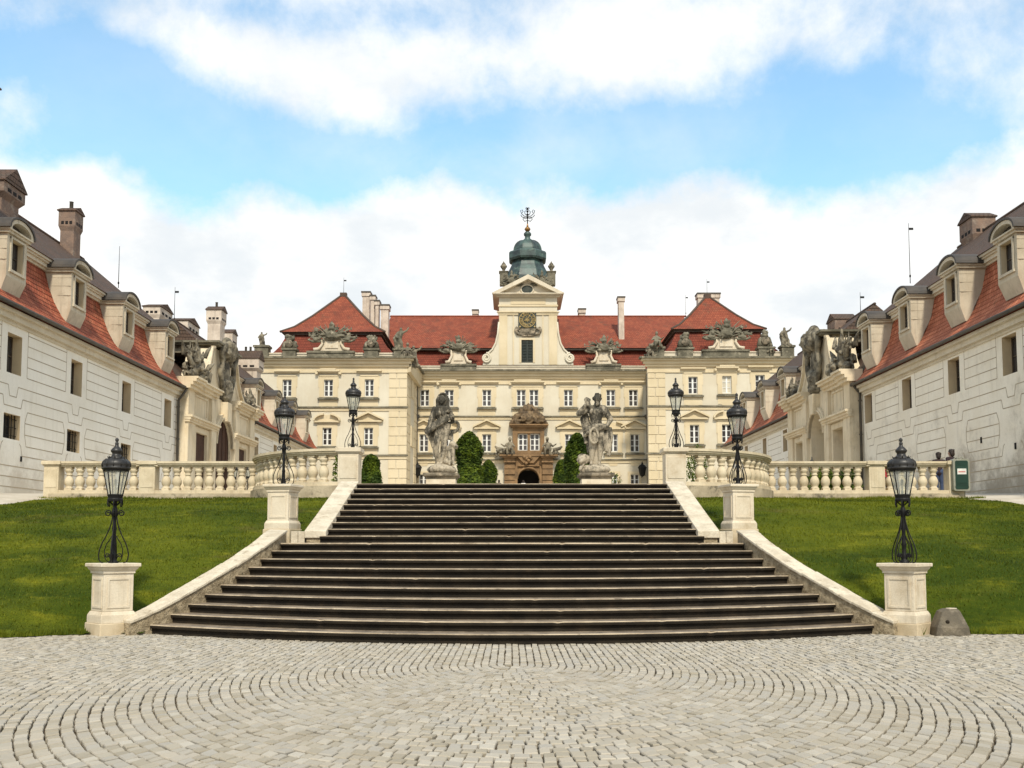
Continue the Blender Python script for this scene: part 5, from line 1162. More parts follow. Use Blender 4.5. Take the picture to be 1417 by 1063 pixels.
for q in ((501.7,511.5,404,440,108),(513,518.5,409,450,107),(519.5,524,416,452,106.5),(527,537.5,422,453,106),(856,863.5,411,456,107),(654.5,661,429,440,113),(801.5,809.5,427.5,440,113),(966,995.5,406,424,106)): chim_px(*q)
# clock tower
FT = lambda u, w_, d: V((u, YM+.25-d, w_)); YT = YM+.25
TX0, TX1 = px(690.5,YT,450), px(771,YT,450); ZT0, ZT1 = pz(505,YT), pz(411,YT); TC = (TX0+TX1)/2; kt = YT/FPX
tw = MB(); lv = (px(721.5,YT,485), px(737.5,YT,485), pz(502,YT), pz(470.5,YT)); wall_holes(tw, FT, TX0, TX1, ZT0, ZT1, [lv+(.3,)], .3)
tw.add([(TX0,YT,ZT0),(TX0,YT,ZT1),(TX0,YT+6,ZT1),(TX0,YT+6,ZT0),(TX1,YT,ZT0),(TX1,YT,ZT1),(TX1,YT+6,ZT1),(TX1,YT+6,ZT0)], [(0,1,2,3),(4,5,6,7),(3,2,6,7)])
tower = tw.build('clock_tower', M['castle'], castle, recalc=False)
b = MB(); b.fbox(FT, *lv, -.3, -.2)
z = lv[2]+.1
while z < lv[3]-.1: b.hexa([FT(u, z+dz, d) for dz, d in ((0,-.06),(.0,-.2)) for u in (lv[0]+.08,lv[1]-.08)][0:2] + [FT(lv[1]-.08,z,-.2),FT(lv[0]+.08,z,-.2),FT(lv[0]+.08,z+.05,-.06),FT(lv[1]-.08,z+.05,-.06),FT(lv[1]-.08,z+.14,-.2),FT(lv[0]+.08,z+.14,-.2)]); z += .17
b.fbox(FT, (lv[0]+lv[1])/2-.05, (lv[0]+lv[1])/2+.05, lv[2], lv[3], -.2, -.02); b.build('louvre_window', M['louvre'], tower)
b = MB(); e = .22
for u0, u1, w0, w1 in ((lv[0]-e,lv[0],lv[2],lv[3]+e),(lv[1],lv[1]+e,lv[2],lv[3]+e),(lv[0],lv[1],lv[3],lv[3]+e)): b.fbox(FT,u0,u1,w0,w1,-.02,.06)
for u0, u1 in ((TX0+.02,TX0+.9),(TX1-.9,TX1-.02),(TX0+1.5,TX0+1.62),(TX1-1.62,TX1-1.5)): b.fbox(FT, u0, u1, ZT0, pz(433,YT), -.02, .09)
for z0, z1, d in ((pz(436,YT),pz(433,YT),.14),(pz(433,YT),pz(431.5,YT),.25),(pz(424.5,YT),pz(422,YT),.1)): b.fbox(FT, TX0-d, TX1+d, z0, z1, -.02, d)
b.fbox(FT, TC-1.9, TC+1.9, pz(421,YT), pz(413.5,YT), -.02, .05)
b.build('tower_moulding', M['ochre'], tower)
b = MB(); 
for z0, z1, d in ((pz(411.5,YT),pz(410,YT),.3),(pz(410,YT),pz(408.6,YT),.5),(pz(408.6,YT),pz(407.4,YT),.7)): b.box(TX0-d, TX1+d, YT-d, YT+6+d, z0, z1)
zp = pz(407.4,YT); apx = pz(382,YT); W2_ = (TX1-TX0)/2+.5
b.fprism(FT, [(TC-W2_,zp),(TC+W2_,zp),(TC,apx-.35)], -1.2, .0)
for sg in (-1,1): b.fprism(FT, [(TC+sg*(W2_+.25),zp),(TC,apx),(TC,apx-.5),(TC+sg*(W2_-.55),zp)], -.02, .7)
b.build('tower_pediment', M['cream'], tower)
oc = V(FT(px(729.5,YT,400), pz(400.8,YT), .03)); b = MB(); b.ell(oc, (.66,.06,.50), 20, 8); b.build('oval_window', M['louvre'], tower)
b = MB(); b.tube([(oc.x+.68*cos(a*pi/12), oc.y-.02, oc.z+.52*sin(a*pi/12)) for a in range(25)], .08, 6); b.build('oval_frame', M['cream'], tower)
# clock: square dark dial with gilt numerals ring
c0, c1, d0, d1 = px(717.3,YT,443), px(742,YT,443), pz(454,YT), pz(431.8,YT); cm, dm_ = (c0+c1)/2, (d0+d1)/2; hr = (c1-c0)/2
b = MB(); b.fbox(FT, c0, c1, d0, d1, -.02, .16); b.build('clock', M['louvre'], tower)
b = MB(); 
b.tube([FT(cm+hr*.9*cos(i*pi/18), dm_+hr*.86*sin(i*pi/18), .18) for i in range(37)], .045, 5); b.tube([FT(cm+hr*.52*cos(i*pi/18), dm_+hr*.52*sin(i*pi/18), .18) for i in range(37)], .035, 5)
NUM = ['XII','I','II','III','IV','V','VI','VII','VIII','IX','X','XI']
for i, nme in enumerate(NUM):
    a = pi/2 - i*pi/6; wtot = sum({'I':.11,'V':.2,'X':.2}[q] for q in nme); x = -wtot/2
    def seg(p, q):
        def tr(p): lx, lr = p; r_ = hr*.71 + lr; return FT(cm + cos(a)*r_ + sin(a)*lx, dm_ + sin(a)*r_ - cos(a)*lx, .19)
        b.tube([tr(p), tr(q)], .032, 4)
    for q in nme:
        if q == 'I': seg((x+.05,-.17),(x+.05,.17)); x += .11
        elif q == 'V': seg((x+.02,.17),(x+.1,-.17)); seg((x+.18,.17),(x+.1,-.17)); x += .2
        else: seg((x+.02,.17),(x+.18,-.17)); seg((x+.18,.17),(x+.02,-.17)); x += .2
for sx in (-1,1):
    for sz_ in (-1,1): b.ell(FT(cm+sx*hr*.82, dm_+sz_*hr*.8, .18), (.1,.04,.1), 8, 6)
b.ell(FT(cm,dm_,.2), (.14,.05,.14), 10, 6)
for a in range(8): b.tube([FT(cm,dm_,.19), FT(cm+hr*.42*cos(a*pi/4+.2), dm_+hr*.42*sin(a*pi/4+.2), .19)], [.06,.015], 4)
for a, L in ((R(60),.62),(R(205),.45)): b.tube([FT(cm,dm_,.22), FT(cm+hr*L*cos(a), dm_+hr*L*sin(a), .22)], [.06,.03], 4)
b.build('clock_face', M['clock'], tower)
random.seed(81); b = MB(); zo = pz(458.5,YT)
b.fbox(FT, TC-1.0, TC+.9, zo-.35, zo+.25, -.02, .18)
for sg in (-1,1): b.tube([FT(TC+sg*.9,zo+.3,.15),FT(TC+sg*1.35,zo+.1,.2),FT(TC+sg*1.2,zo-.3,.2),FT(TC+sg*.8,zo-.45,.15)], [.12,.16,.14,.08], 7); b.cap(FT(TC+sg*1.25,zo+.35,.15),.14,FT(TC+sg*1.3,zo+.1,.15),.2)
b.tube([FT(TC-.9,zo-.4,.12),FT(TC-.4,zo-.52,.14),FT(TC+.4,zo-.52,.14),FT(TC+.9,zo-.4,.12)], .09, 6); b.build('clock_ornament', M['statue'], tower, recalc=False)
# volutes at the foot
b = MB()
for sg, e in ((-1,TX0),(1,TX1)):
    b = MB()
    pts = [(e, pz(446,YT)),(e+sg*.12,pz(462,YT)),(e+sg*.35,pz(475,YT)),(e+sg*.72,pz(484,YT)),(e+sg*1.2,pz(489.5,YT)),(e+sg*1.6,pz(492.5,YT)),(e+sg*1.75,ZT0),(e,ZT0)]
    b.fprism(FT, pts, -.9, .02)
    b.tube([FT(e+sg*(1.38+.52*(1-i/40)*cos(i*.42+pi/2)), pz(497,YT)+.56*(1-i/40)*sin(i*.42+pi/2)+.1, .10) for i in range(31)], .12, 6)
    b.tube([FT(u, z, .05) for u, z in pts[:6]], .12, 6)
    b.build('volute', M['castle'], tower)
# dome
TY = YT+3.1; TD = px(730,TY,360)
def zr(y): return pz(y, TY)
def hw_(p): return p*TY/FPX*(1.06 if p > 6 else 1)
oct_ = dict(n=8, smooth=False, a0=pi/8)
b = MB(); b.lathe([(hw_(31),zr(401)),(hw_(30.5),zr(388)),(hw_(27.5),zr(379)),(hw_(23.5),zr(371)),(hw_(21),zr(364.5)),(hw_(20.5),zr(362))], c=(TD,TY,0), **oct_); dome = b.build('dome_base', M['copper'], tower)
b = MB(); b.lathe([(hw_(20.5),zr(363.5)),(hw_(25.2),zr(363)),(hw_(26.6),zr(360.5)),(hw_(26.6),zr(353)),(hw_(25),zr(350.8)),(hw_(19),zr(349.5))], c=(TD,TY,0), **oct_); b.build('dome_cornice', M['copper'], tower)
b = MB(); prof = [(hw_(19),zr(350.5))] + [(hw_(18.6*cos(R(a))**.8+1.0), zr(350-17*sin(R(a)))) for a in range(0,85,10)] + [(hw_(5.5),zr(333))]
b.lathe(prof, c=(TD,TY,0), **oct_)
for i in range(8):
    a = 2*pi*i/8+pi/8; b.tube([(TD+r_*cos(a),TY+r_*sin(a),z) for r_, z in prof], .07, 5)
b.lathe([(hw_(5.6),zr(334)),(hw_(4.2),zr(331)),(hw_(3.6),zr(327.5)),(hw_(5.2),zr(326)),(hw_(5.4),zr(323.5)),(hw_(3.6),zr(321.5)),(hw_(1.2),zr(320.5))], 14, (TD,TY,0)); b.build('dome', M['copper'], tower)
b = MB(); b.lathe([(hw_(.8),zr(321)),(hw_(2.8),zr(320)),(hw_(4.4),zr(317.6)),(hw_(3.4),zr(315.6)),(hw_(1.8),zr(314.5)),(hw_(.9),zr(311)),(hw_(.35),zr(307.5))], 14, (TD,TY,0)); b.build('gilt_ball', M['gold'], tower)
b = MB(); b.tube([(TD,TY,zr(310)),(TD,TY,zr(287.5))], [.07,.05], 6)
def iron(pts, r=.042): b.tube([(TD+hw_(u),TY,zr(v)) for u, v in pts], r, 5)
for sg in (-1,1):
    iron([(0,305),(sg*4,306.5),(sg*6.5,303.5),(sg*5,300.5),(sg*2,301.5),(0,303)]); iron([(0,300),(sg*5,299),(sg*8.5,295.5),(sg*9.8,291.5),(sg*7.5,290.5),(sg*6.2,293),(sg*7.5,294.5)]); iron([(0,299),(sg*3.5,296),(sg*4,293),(sg*2,291.5),(0,293.5)]); iron([(0,290.5),(sg*2.6,289),(sg*2.2,287),(0,288.5)]); iron([(sg*2.5,303),(sg*8,300),(sg*9.5,297.5)])
for v in (289,293,297,301): b.ell((TD,TY,zr(v)), (.12,.12,.12), 8, 6)
b.build('iron_cross', M['iron'], tower, recalc=False)
# urns, pedestals and carved trophies around the dome foot
for x in (697, 763):
    X = px(x,YT+.6,380); b = MB(); b.lathe([(.62,zr(403)),(.62,zr(386)),(.74,zr(385.5)),(.74,zr(384.5)),(.5,zr(384))], 4, (X,YT+.8,0), a0=pi/4, smooth=False); b.build('tower_pedestal', M['attic'], tower)
    b = MB(); b.lathe([(.2,zr(384.4)),(.14,zr(382.5)),(.24,zr(380)),(.38,zr(377.5)),(.36,zr(376)),(.2,zr(375)),(.26,zr(374)),(.1,zr(372)),(.03,zr(370))], 12, (X,YT+.8,0)); b.build('urn', M['dark'], tower)
for u, sd in ((709,82),(751,83)):
    trophy(FT, 'tower_trophy', tower, px(u,YT,395)-.1, pz(396,YT), 2.6, 1.7, sd, 'attic', .5, spread=60, n=7)
# portal
ps_ = MB(); FP = lambda u, w_, d: V((DOORC+u*YM/FPX, YM-d, w_)); zq = lambda y: pz(y, YM)
for sg in (-1, 1):
    q = lambda a, c: sorted((sg*a, sg*c))
    z = BASE; i = 0
    while z < zq(641.5): z2 = min(z+.62, zq(641)); ps_.fbox(FP, *q(19,33.5), z, z2-.07, -.02, .75 + (.12 if i % 2 else 0)); z += .62; i += 1
    ps_.fbox(FP, *q(18,34.2), zq(641), zq(639), -.02, 1.0); ps_.fbox(FP, *q(19,33.5), zq(639), zq(634.5), -.02, .85); ps_.fbox(FP, *q(17,36), zq(634.5), zq(632.5), -.02, 1.15); ps_.fbox(FP, *q(16,40), zq(632.5), zq(630.5), -.02, 1.3)
    ps_.fbox(FP, *q(15.31,19), BASE, zq(645.5), -.02, .45)
ps_.fbox(FP, -15.3, 15.3, zq(645.5), zq(644), -.02, .5); ps_.fbox(FP, -17.0, 17.0, zq(632.4), zq(629.5), -.02, .7); ps_.fbox(FP, -18.9, 18.9, zq(647.2) , zq(632.5), -.02, .28)
ps_.fprism(FP, [(-15,zq(633)),(15,zq(633)),(7,zq(641.5)),(-7,zq(641.5))], .27, .62)
for sg in (-1,1):
    ar = [(sg*15.3*cos(R(a)), zd-15.3*YM/FPX+15.3*YM/FPX*sin(R(a))) for a in range(0,91,9)] + [(sg*15.3, zd)]
    ps_.fprism(FP, ar, -2.5, .26)
portal = ps_.build('portal', M['sand'], castle, bevel=.03)
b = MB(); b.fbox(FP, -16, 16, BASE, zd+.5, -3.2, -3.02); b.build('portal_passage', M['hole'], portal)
b = MB(); b.tube([FP(15.8*cos(R(a)), zd-15.3*YM/FPX+15.8*YM/FPX*sin(R(a)), .3) for a in range(0,181,9)], .12, 6); lumps(b, FP(0,zq(637),.7), (.5,.12,.35), 9, .2); b.build('portal_ornament', M['sand'], portal, recalc=False)
b = MB()
for u0, u1, w0, w1, d in ((-22,-15.2,629.5,592.5,.45),(16.2,22,629.5,592.5,.45),(-15.2,16.2,600.4,592.5,.44),(-1.2,2.2,624,600.5,.3),(-15.2,16.2,629.5,624.1,.5)): b.fbox(FP, u0, u1, zq(w0), zq(w1), -.02, d)
b.fbox(FP, -25, 25.5, zq(592.5), zq(590), -.02, .8); b.fbox(FP, -27, 27.5, zq(590), zq(588.2), -.02, 1.0); ae = b.build('portal_aedicule', M['sand'], portal)
for a, c in ((-14,-1.2),(2.2,15.2)): sash('window', FM, DOORC+a*YM/FPX, DOORC+c*YM/FPX, zq(624), zq(600.5), -.02, castle, 2, 3, .10, .16)
random.seed(91); b = MB(); P_ = lambda u, y, d=.5: FP(u, zq(y), d)
b.fprism(FP, [(-7,zq(566)),(7,zq(566)),(4.5,zq(563.5)),(6.5,zq(559.5)),(3,zq(561.5)),(0,zq(558)),(-3,zq(561.5)),(-6.5,zq(559.5)),(-4.5,zq(563.5))], .1, .5); b.ell(P_(0,577,.6), (.75,.3,.85), 16, 10); b.ell(P_(0,577,.8), (.5,.25,.6), 14, 8); b.ell(P_(0,567,.6), (.75,.4,.35), 12, 8, jit=.1)
b.fprism(FP, [(-23,zq(588.2)),(23,zq(588.2)),(17,zq(580)),(11,zq(571)),(6,zq(566)),(-6,zq(566)),(-11,zq(571)),(-17,zq(580))], .0, .35)
for i in range(-3,4): b.tube([P_(i*1.6,568,.6),P_(i*2.1,562+abs(i)*.4,.6)], [.16,.05], 6); b.ell(P_(i*2.1,561.8+abs(i)*.4,.6), (.1,.1,.1), 6, 5)
for sg in (-1,1):
    b.tube([P_(sg*5,566),P_(sg*10,568,.6),P_(sg*11,574,.6),P_(sg*8,578,.6)], [.2,.32,.3,.2], 8); b.tube([P_(sg*10,573),P_(sg*16,577,.6),P_(sg*18,583,.6),P_(sg*12,586,.6)], [.25,.36,.32,.2], 8); b.tube([P_(sg*17,583),P_(sg*23,585,.5),P_(sg*26,588,.5)], [.25,.25,.15], 7)
    lumps(b, P_(sg*14,583,.6), (.6,.2,.4), 8, .28); lumps(b, P_(sg*9,575,.6), (.5,.2,.5), 7, .25)
b.tube([P_(-4,585,.6),P_(0,588,.7),P_(4,585,.6)], .14, 6); organic(b.build('portal_crest', M['crestbrown'], portal, recalc=False), .05, 1)
for sg, sd in ((-1,95),(1,96)):
    G = lambda u, w_, d, sg=sg: V((DOORC+sg*27*YM/FPX+u, YM-.9-d, w_)); putto(G, 'portal_figure', castle, 0, zq(631), 2.0, sd, 'dark', lean=-.12*sg, seated=True, arm=sg)
    random.seed(sd); b = MB(); lumps(b, G(sg*.7,zq(628),0), (.55,.3,.3), 12, .26); b.tube([G(sg*.5,zq(624),0),G(sg*1.2,zq(622),0),G(sg*1.5,zq(619),0)], [.2,.2,.1], 6); b.build('portal_trophy', M['dark'], castle, recalc=False)
for x in (577.5, 889):
    X = px(x, YM-1, 653); b = MB(); Zl = pz(655,YM); b.lathe([(.12,Zl-.4),(.28,Zl-.3),(.42,Zl+.45),(.5,Zl+.5),(.3,Zl+.8),(.12,Zl+.9),(.03,Zl+1.2)], 6, (X,YM-.9,0), smooth=False); b.tube([(X,YM,Zl+.2),(X,YM-.5,Zl-.5),(X,YM-.9,Zl-.4)], .05, 5); b.build('wall_lantern', M['iron'], castle)

#@@FIGURES
# ------------------------------------------------------------------ statues on the stair head
SK = 35/FPX/7.59
def statue(name, label, cx_px, parts_fn):
    X = (cx_px-CXP)/FPX*35; zg = zt(35)
    o = thing(name, label, 'statue', (X, 35, 4.12), group='stone figures at the stair head')
    return o, X, zg
def make_plinth(X, lab):
    o = thing('statue_pedestal', lab, 'pedestal', (X, 35, zt(35)), group='pedestals of the two stone figures')
    b = MB(); b.box(-.62,.62,-.52,.52,-.2,.15); b.build('base', M['mossy'], o, bevel=.02)
    b = MB(); b.box(-.53,.53,-.43,.43,.15,.62); b.build('shaft', M['sandpale'], o, bevel=.015)
    b = MB(); b.lathe([(.76,.62),(.80,.68),(.90,.72),(.90,.80),(.86,.83)], 4, a0=pi/4, smooth=False); b.v = [(x, y*.84, z) for x, y, z in b.v]; b.build('cap', M['statue'], o, bevel=.012)
    return o
XL_, XRR = (610.8-CXP)/FPX*35, (824.5-CXP)/FPX*35
make_plinth(XL_, 'mossy stone pedestal under the draped statue with the hound'); make_plinth(XRR, 'mossy stone pedestal under the bearded statue with the raised arm')
def fig(cx_z, cz_z):
    """map photo-measured sketch coordinates to metres in the statue's own frame"""
    return lambda x, y, d=0.: V(((x-cx_z)*SK, d, (cz_z-y)*SK))
def rock(mb, rx, ry, h, z0, seed, n=26):
    random.seed(seed)
    mb.ell((0,0,z0+h*.4), (rx*.95,ry*.95,h*.62), 18, 8, jit=.06)
    for _ in range(n):
        a = rnd(0,2*pi); q = rnd(.5,1.); mb.ell((rx*.8*q*cos(a), ry*.8*q*sin(a), z0+h*rnd(.2,.6)), (rnd(.10,.2),rnd(.1,.2),rnd(.08,.16)), 8, 6, jit=.2)
def head(b, c, r, face=(0,-1,0), beard=False):
    """skull, jaw, brow, nose, lips, eyes and ears"""
    c = V(c); f = V(face).normalized(); s_ = f.cross(V((0,0,1))).normalized(); u = V((0,0,1))
    P = lambda a, bb, cc: c + s_*a*r + f*bb*r + u*cc*r
    b.ell(c, (r*.80, r*.92, r*1.06), 16, 12); b.ell(P(0,.25,-.55), (r*.55,r*.55,r*.52), 12, 8)
    b.cap(P(-.3,.80,.22), r*.13, P(.3,.80,.22), r*.13, 8); b.cap(P(0,.88,.15), r*.09, P(0,1.08,-.20), r*.14, 8)
    b.cap(P(-.16,.84,-.50), r*.09, P(.16,.84,-.50), r*.09, 8); b.ell(P(0,.70,-.86), (r*.2,r*.2,r*.17), 8, 6)
    for sg in (-1,1): b.ell(P(sg*.32,.76,.05), (r*.13,r*.1,r*.09), 8, 6); b.ell(P(sg*.40,.66,-.28), (r*.2,r*.18,r*.2), 8, 6); b.ell(P(sg*.84,-.02,-.02), (r*.12,r*.18,r*.26), 8, 6)
    if beard:
        for i in range(14): b.ell(P(rnd(-.45,.45), .62+rnd(-.1,.25), -.75-rnd(0,.75)), (r*.2,r*.2,r*.26), 8, 6)
def hand(b, c, d, side, L=.17, curl=.5):
    """palm with four fingers of different length and a thumb at its side"""
    c = V(c); d = V(d).normalized(); n = V(side).normalized(); n = (n - d*n.dot(d)).normalized(); p = d.cross(n)
    b.cap(c, L*.22, c+d*L*.42, L*.2, 8)
    for i, (o_, l) in enumerate(((-.26,.44),(-.09,.52),(.09,.48),(.25,.38))):
        q = c + d*L*.45 + n*L*o_; k = q + d*L*l*.55 + p*L*l*.1*curl; e = k + d*L*l*.42 + p*L*l*.55*curl
        b.cap(q, L*.095, k, L*.09, 6); b.cap(k, L*.088, e, L*.07, 6)
    q = c + d*L*.12 - n*L*.25; b.cap(q, L*.11, q + d*L*.25 - n*L*.18 + p*L*.1*curl, L*.09, 6); b.cap(q + d*L*.25 - n*L*.18, L*.09, q + d*L*.42 - n*L*.16 + p*L*.2*curl, L*.07, 6)
# --- draped figure with hound
o = thing('statue', 'weathered stone statue of a hooded figure holding drapery with a hound at its side', 'statue', (XL_, 35, zt(35)+.83), group='stone figures at the stair head')
P = fig(277, 830); b = MB(); Z0 = .31
def Pz(x, y, d=0.): v = P(x, y, d); v.z += Z0; return v
hr_ = 46*SK
head(b, Pz(278,140,-.10), hr_, (-.15,-1,-.05))
b.cap(Pz(280,180,-.02), .10, Pz(285,215,.0), .12)
b.cap(Pz(230,245,.0), .135, Pz(335,245,.0), .135); b.cap(Pz(262,265,-.03), .23, Pz(272,330,-.02), .19); b.cap(Pz(272,330,-.02), .19, Pz(290,395,.0), .21); b.cap(Pz(255,415,.0), .17, Pz(325,410,.0), .17)
for x in (245,300): b.ell(Pz(x,290,-.2), (.11,.09,.11), 10, 8)
# hood and long locks
b.ell(Pz(284,122,.10), (.175,.17,.20), 16, 10); b.ell(Pz(284,165,.14), (.20,.14,.22), 14, 10)
for i in range(22): a = rnd(.1,pi-.1); b.ell(Pz(283+46*cos(a), 118-48*sin(a), .0+rnd(-.06,.1)), (.05,.055,.045), 8, 6)
for sg, x in ((-1,243),(1,326)):
    for j in range(3): b.stube([Pz(x+sg*j*5,100+j*8,-.02+j*.05), Pz(x+sg*(5+j*6),140,-.06+j*.05), Pz(x+sg*(2+j*7),185,-.05+j*.05), Pz(x+sg*(12+j*7),232,-.10+j*.05)], [.05,.06,.055,.035], 8)
for j in range(4): b.stube([Pz(190+j*6,262-j*8,.02), Pz(235,232+j*14,-.17+j*.0), Pz(290,226+j*16,-.20), Pz(345,236+j*10,-.15), Pz(380-j*4,268-j*8,.02)], [.06,.06,.055,.06,.06], 8)
# right arm under a mantle, hanging; left forearm raised forward
b.cap(Pz(220,245,.0), .125, Pz(165,360,.02), .13); b.cap(Pz(165,360,.02), .12, Pz(140,470,-.06), .085); hand(b, Pz(138,480,-.07), (-.05,-.1,-1), (1,0,0), .24, .6)
b.cap(Pz(350,250,.0), .11, Pz(385,335,.05), .095); b.cap(Pz(385,335,.05), .09, Pz(392,335,-.22), .075); hand(b, Pz(395,332,-.24), (.3,-.8,.15), (0,0,1), .24, 1.1)
for i in range(12): f_ = i/11; b.ell(Pz(lerp(200,128,f_)+rnd(-10,10), lerp(235,470,f_), .1), (.10,.14,.12), 8, 6)
# drapery slung across the hips, ends falling behind
for j in range(5): b.tube([Pz(130,500-j*8,-.12+j*.03), Pz(190,450-j*12,-.24+j*.02), Pz(262,405-j*12,-.26+j*.02), Pz(335,360-j*10,-.2), Pz(380,330-j*5,-.1)], [.05,.075,.07,.07,.05], 8)
for x, w_, e in ((150,.09,560),(170,.1,640),(190,.1,740),(205,.09,810)): b.tube([Pz(x,400,.14), Pz(x-8,500,.16), Pz(x+14,(500+e)/2+30,.18), Pz(x+22,e,.14)], [w_,w_*1.1,w_,w_*.8], 8)
b.stube([Pz(350,380,.12), Pz(430,370,.12), Pz(452,420,.12), Pz(420,470,.12), Pz(375,480,.14), Pz(362,560,.15)], [.06,.06,.06,.06,.09,.09], 8)
# legs
b.cap(Pz(255,430,-.02), .17, Pz(228,590,-.20), .115); b.cap(Pz(228,590,-.20), .115, Pz(222,660,-.12), .11); b.cap(Pz(222,660,-.12), .11, Pz(236,800,.04), .06); b.cap(Pz(236,815,.03), .055, Pz(232,832,-.16), .045)
b.cap(Pz(318,425,.0), .18, Pz(300,590,-.06), .125); b.cap(Pz(300,590,-.06), .12, Pz(296,670,-.02), .12); b.cap(Pz(296,670,-.02), .115, Pz(272,805,.0), .065); b.cap(Pz(271,815,.0), .06, Pz(265,835,-.2), .05)
for i in range(4): b.ell(Pz(222+i*7,834,-.23), (.022,.045,.02), 6, 5); b.ell(Pz(254+i*7,837,-.27), (.024,.05,.022), 6, 5)
# seated hound
b.cap(Pz(378,650,.0), .15, Pz(362,770,.08), .19); b.ell(Pz(352,795,.06), (.2,.24,.16), 12, 8); b.cap(Pz(392,660,-.06), .08, Pz(398,770,-.12), .05); b.cap(Pz(398,770,-.12), .05, Pz(404,825,-.14), .045); b.cap(Pz(365,670,-.08), .08, Pz(362,770,-.14), .05); b.cap(Pz(362,770,-.14), .05, Pz(362,825,-.16), .045); b.cap(Pz(404,828,-.15), .045, Pz(410,830,-.24), .04)
b.cap(Pz(380,650,-.02), .12, Pz(385,615,-.04), .11); b.ell(Pz(390,610,-.06), (.13,.14,.12), 12, 8); b.cap(Pz(405,618,-.10), .085, Pz(440,640,-.16), .055); b.cap(Pz(400,632,-.1), .05, Pz(432,652,-.14), .035)
for sg in (-1,1): b.cap(Pz(378,590,.02+sg*.08), .045, Pz(365,630,.04+sg*.1), .05)
q = b.build('figure', M['crust'], o, recalc=False); organic(q, .016, 1)
b = MB(); rock(b, .56, .42, .34, .0, 41); q = b.build('rock_base', M['crust'], o, recalc=False); organic(q, .03, 2)
# --- bearded figure
o = thing('statue', 'weathered stone statue of a bare chested bearded figure raising one arm, lion at feet', 'statue', (XRR, 35, zt(35)+.83), group='stone figures at the stair head')
P = fig(262, 830); b = MB(); random.seed(42)
head(b, Pz(284,135,-.08), 46*SK, (.1,-1,-.1), True)
for i in range(46):
    a = rnd(-.1,pi+.1); b.ell(Pz(285+38*cos(a)*rnd(.5,1.05), 120-50*sin(a)*rnd(.6,1.05), .03+rnd(-.13,.10)), (.05,.055,.05), 8, 6)
b.cap(Pz(285,180,.0), .12, Pz(282,215,.02), .14); b.cap(Pz(205,235,.0), .15, Pz(350,235,.0), .15); b.cap(Pz(245,270,-.04), .20, Pz(310,270,-.04), .20); b.cap(Pz(270,290,-.02), .26, Pz(268,360,-.02), .21); b.cap(Pz(268,360,-.02), .21, Pz(272,420,.0), .23)
for x in (240,305): b.ell(Pz(x,268,-.2), (.15,.08,.11), 10, 8)
for j in range(3):
    for x in (258,284): b.ell(Pz(x,325+j*26,-.2), (.055,.04,.045), 8, 6)
# right arm bent, elbow out, hand at the shoulder gripping a short club
b.cap(Pz(200,235,.0), .135, Pz(88,285,-.04), .105); b.cap(Pz(88,285,-.04), .10, Pz(168,195,-.14), .08); hand(b, Pz(170,192,-.15), (.35,-.2,.9), (1,0,-.3), .24, 1.2)
b.cap(Pz(205,225,-.2), .055, Pz(188,165,-.14), .065); b.cap(Pz(188,165,-.14), .065, Pz(172,140,-.08), .10); b.ell(Pz(195,142,-.1), (.07,.07,.06), 8, 6)
# left arm down, hand on the hip
b.cap(Pz(360,240,.0), .125, Pz(425,345,.04), .105); b.cap(Pz(425,345,.04), .10, Pz(392,405,-.12), .075); hand(b, Pz(388,412,-.14), (-.5,-.5,-.6), (0,-.4,.9), .24, 1.0)
# drapery: hip roll, apron, hanging loop and side fall
for j in range(4): b.tube([Pz(170,430+j*9,.08), Pz(205,440+j*8,-.16), Pz(262,425+j*8,-.27), Pz(330,415+j*9,-.22), Pz(395,420+j*8,.0)], [.06,.07,.08,.08,.07], 8)
for i in range(10): b.ell(Pz(rnd(235,320), rnd(408,470), -.26), (.08,.06,.07), 8, 6)
b.tube([Pz(240+42*cos(a), 530-82*sin(a)*(1.0 if sin(a) > 0 else .95), -.30) for a in [i*2*pi/20 for i in range(21)]], .045, 8)
b.ell(Pz(240,530,-.22), (.13,.05,.26), 12, 8)
for x, e, w_ in ((360,620,.10),(385,690,.12),(405,735,.11),(420,640,.09),(345,560,.1)): b.tube([Pz(x-8,430,.05), Pz(x+4,(430+e)/2,.02), Pz(x-4,e,-.02)], [w_,w_*1.15,w_*.7], 8)
for x, e, w_ in ((130,400,.09),(150,470,.12),(175,520,.13),(160,600,.1),(185,700,.09)): b.tube([Pz(165,280,.14), Pz(x,(280+e)/2,.16), Pz(x+10,e,.12)], [.09,w_*1.1,w_*.8], 8)
b.tube([Pz(150,525,.0), Pz(185,490,-.14), Pz(215,470,-.22)], [.06,.07,.06], 8)
# legs
b.cap(Pz(232,450,.0), .18, Pz(228,600,-.08), .125); b.cap(Pz(228,600,-.08), .125, Pz(228,670,-.04), .125); b.cap(Pz(228,670,-.04), .12, Pz(218,795,.0), .068); b.cap(Pz(218,808,.0), .06, Pz(210,830,-.2), .05)
b.cap(Pz(312,450,.0), .18, Pz(318,600,-.06), .125); b.cap(Pz(318,600,-.06), .125, Pz(316,670,-.02), .125); b.cap(Pz(316,670,-.02), .12, Pz(300,800,.02), .068); b.cap(Pz(300,812,.02), .06, Pz(296,832,-.2), .05)
b.cap(Pz(270,470,.12), .16, Pz(268,815,.14), .17)      # stump behind the legs
for i in range(4): b.ell(Pz(200+i*7,832,-.26), (.023,.05,.02), 6, 5); b.ell(Pz(286+i*7,835,-.26), (.023,.05,.02), 6, 5)
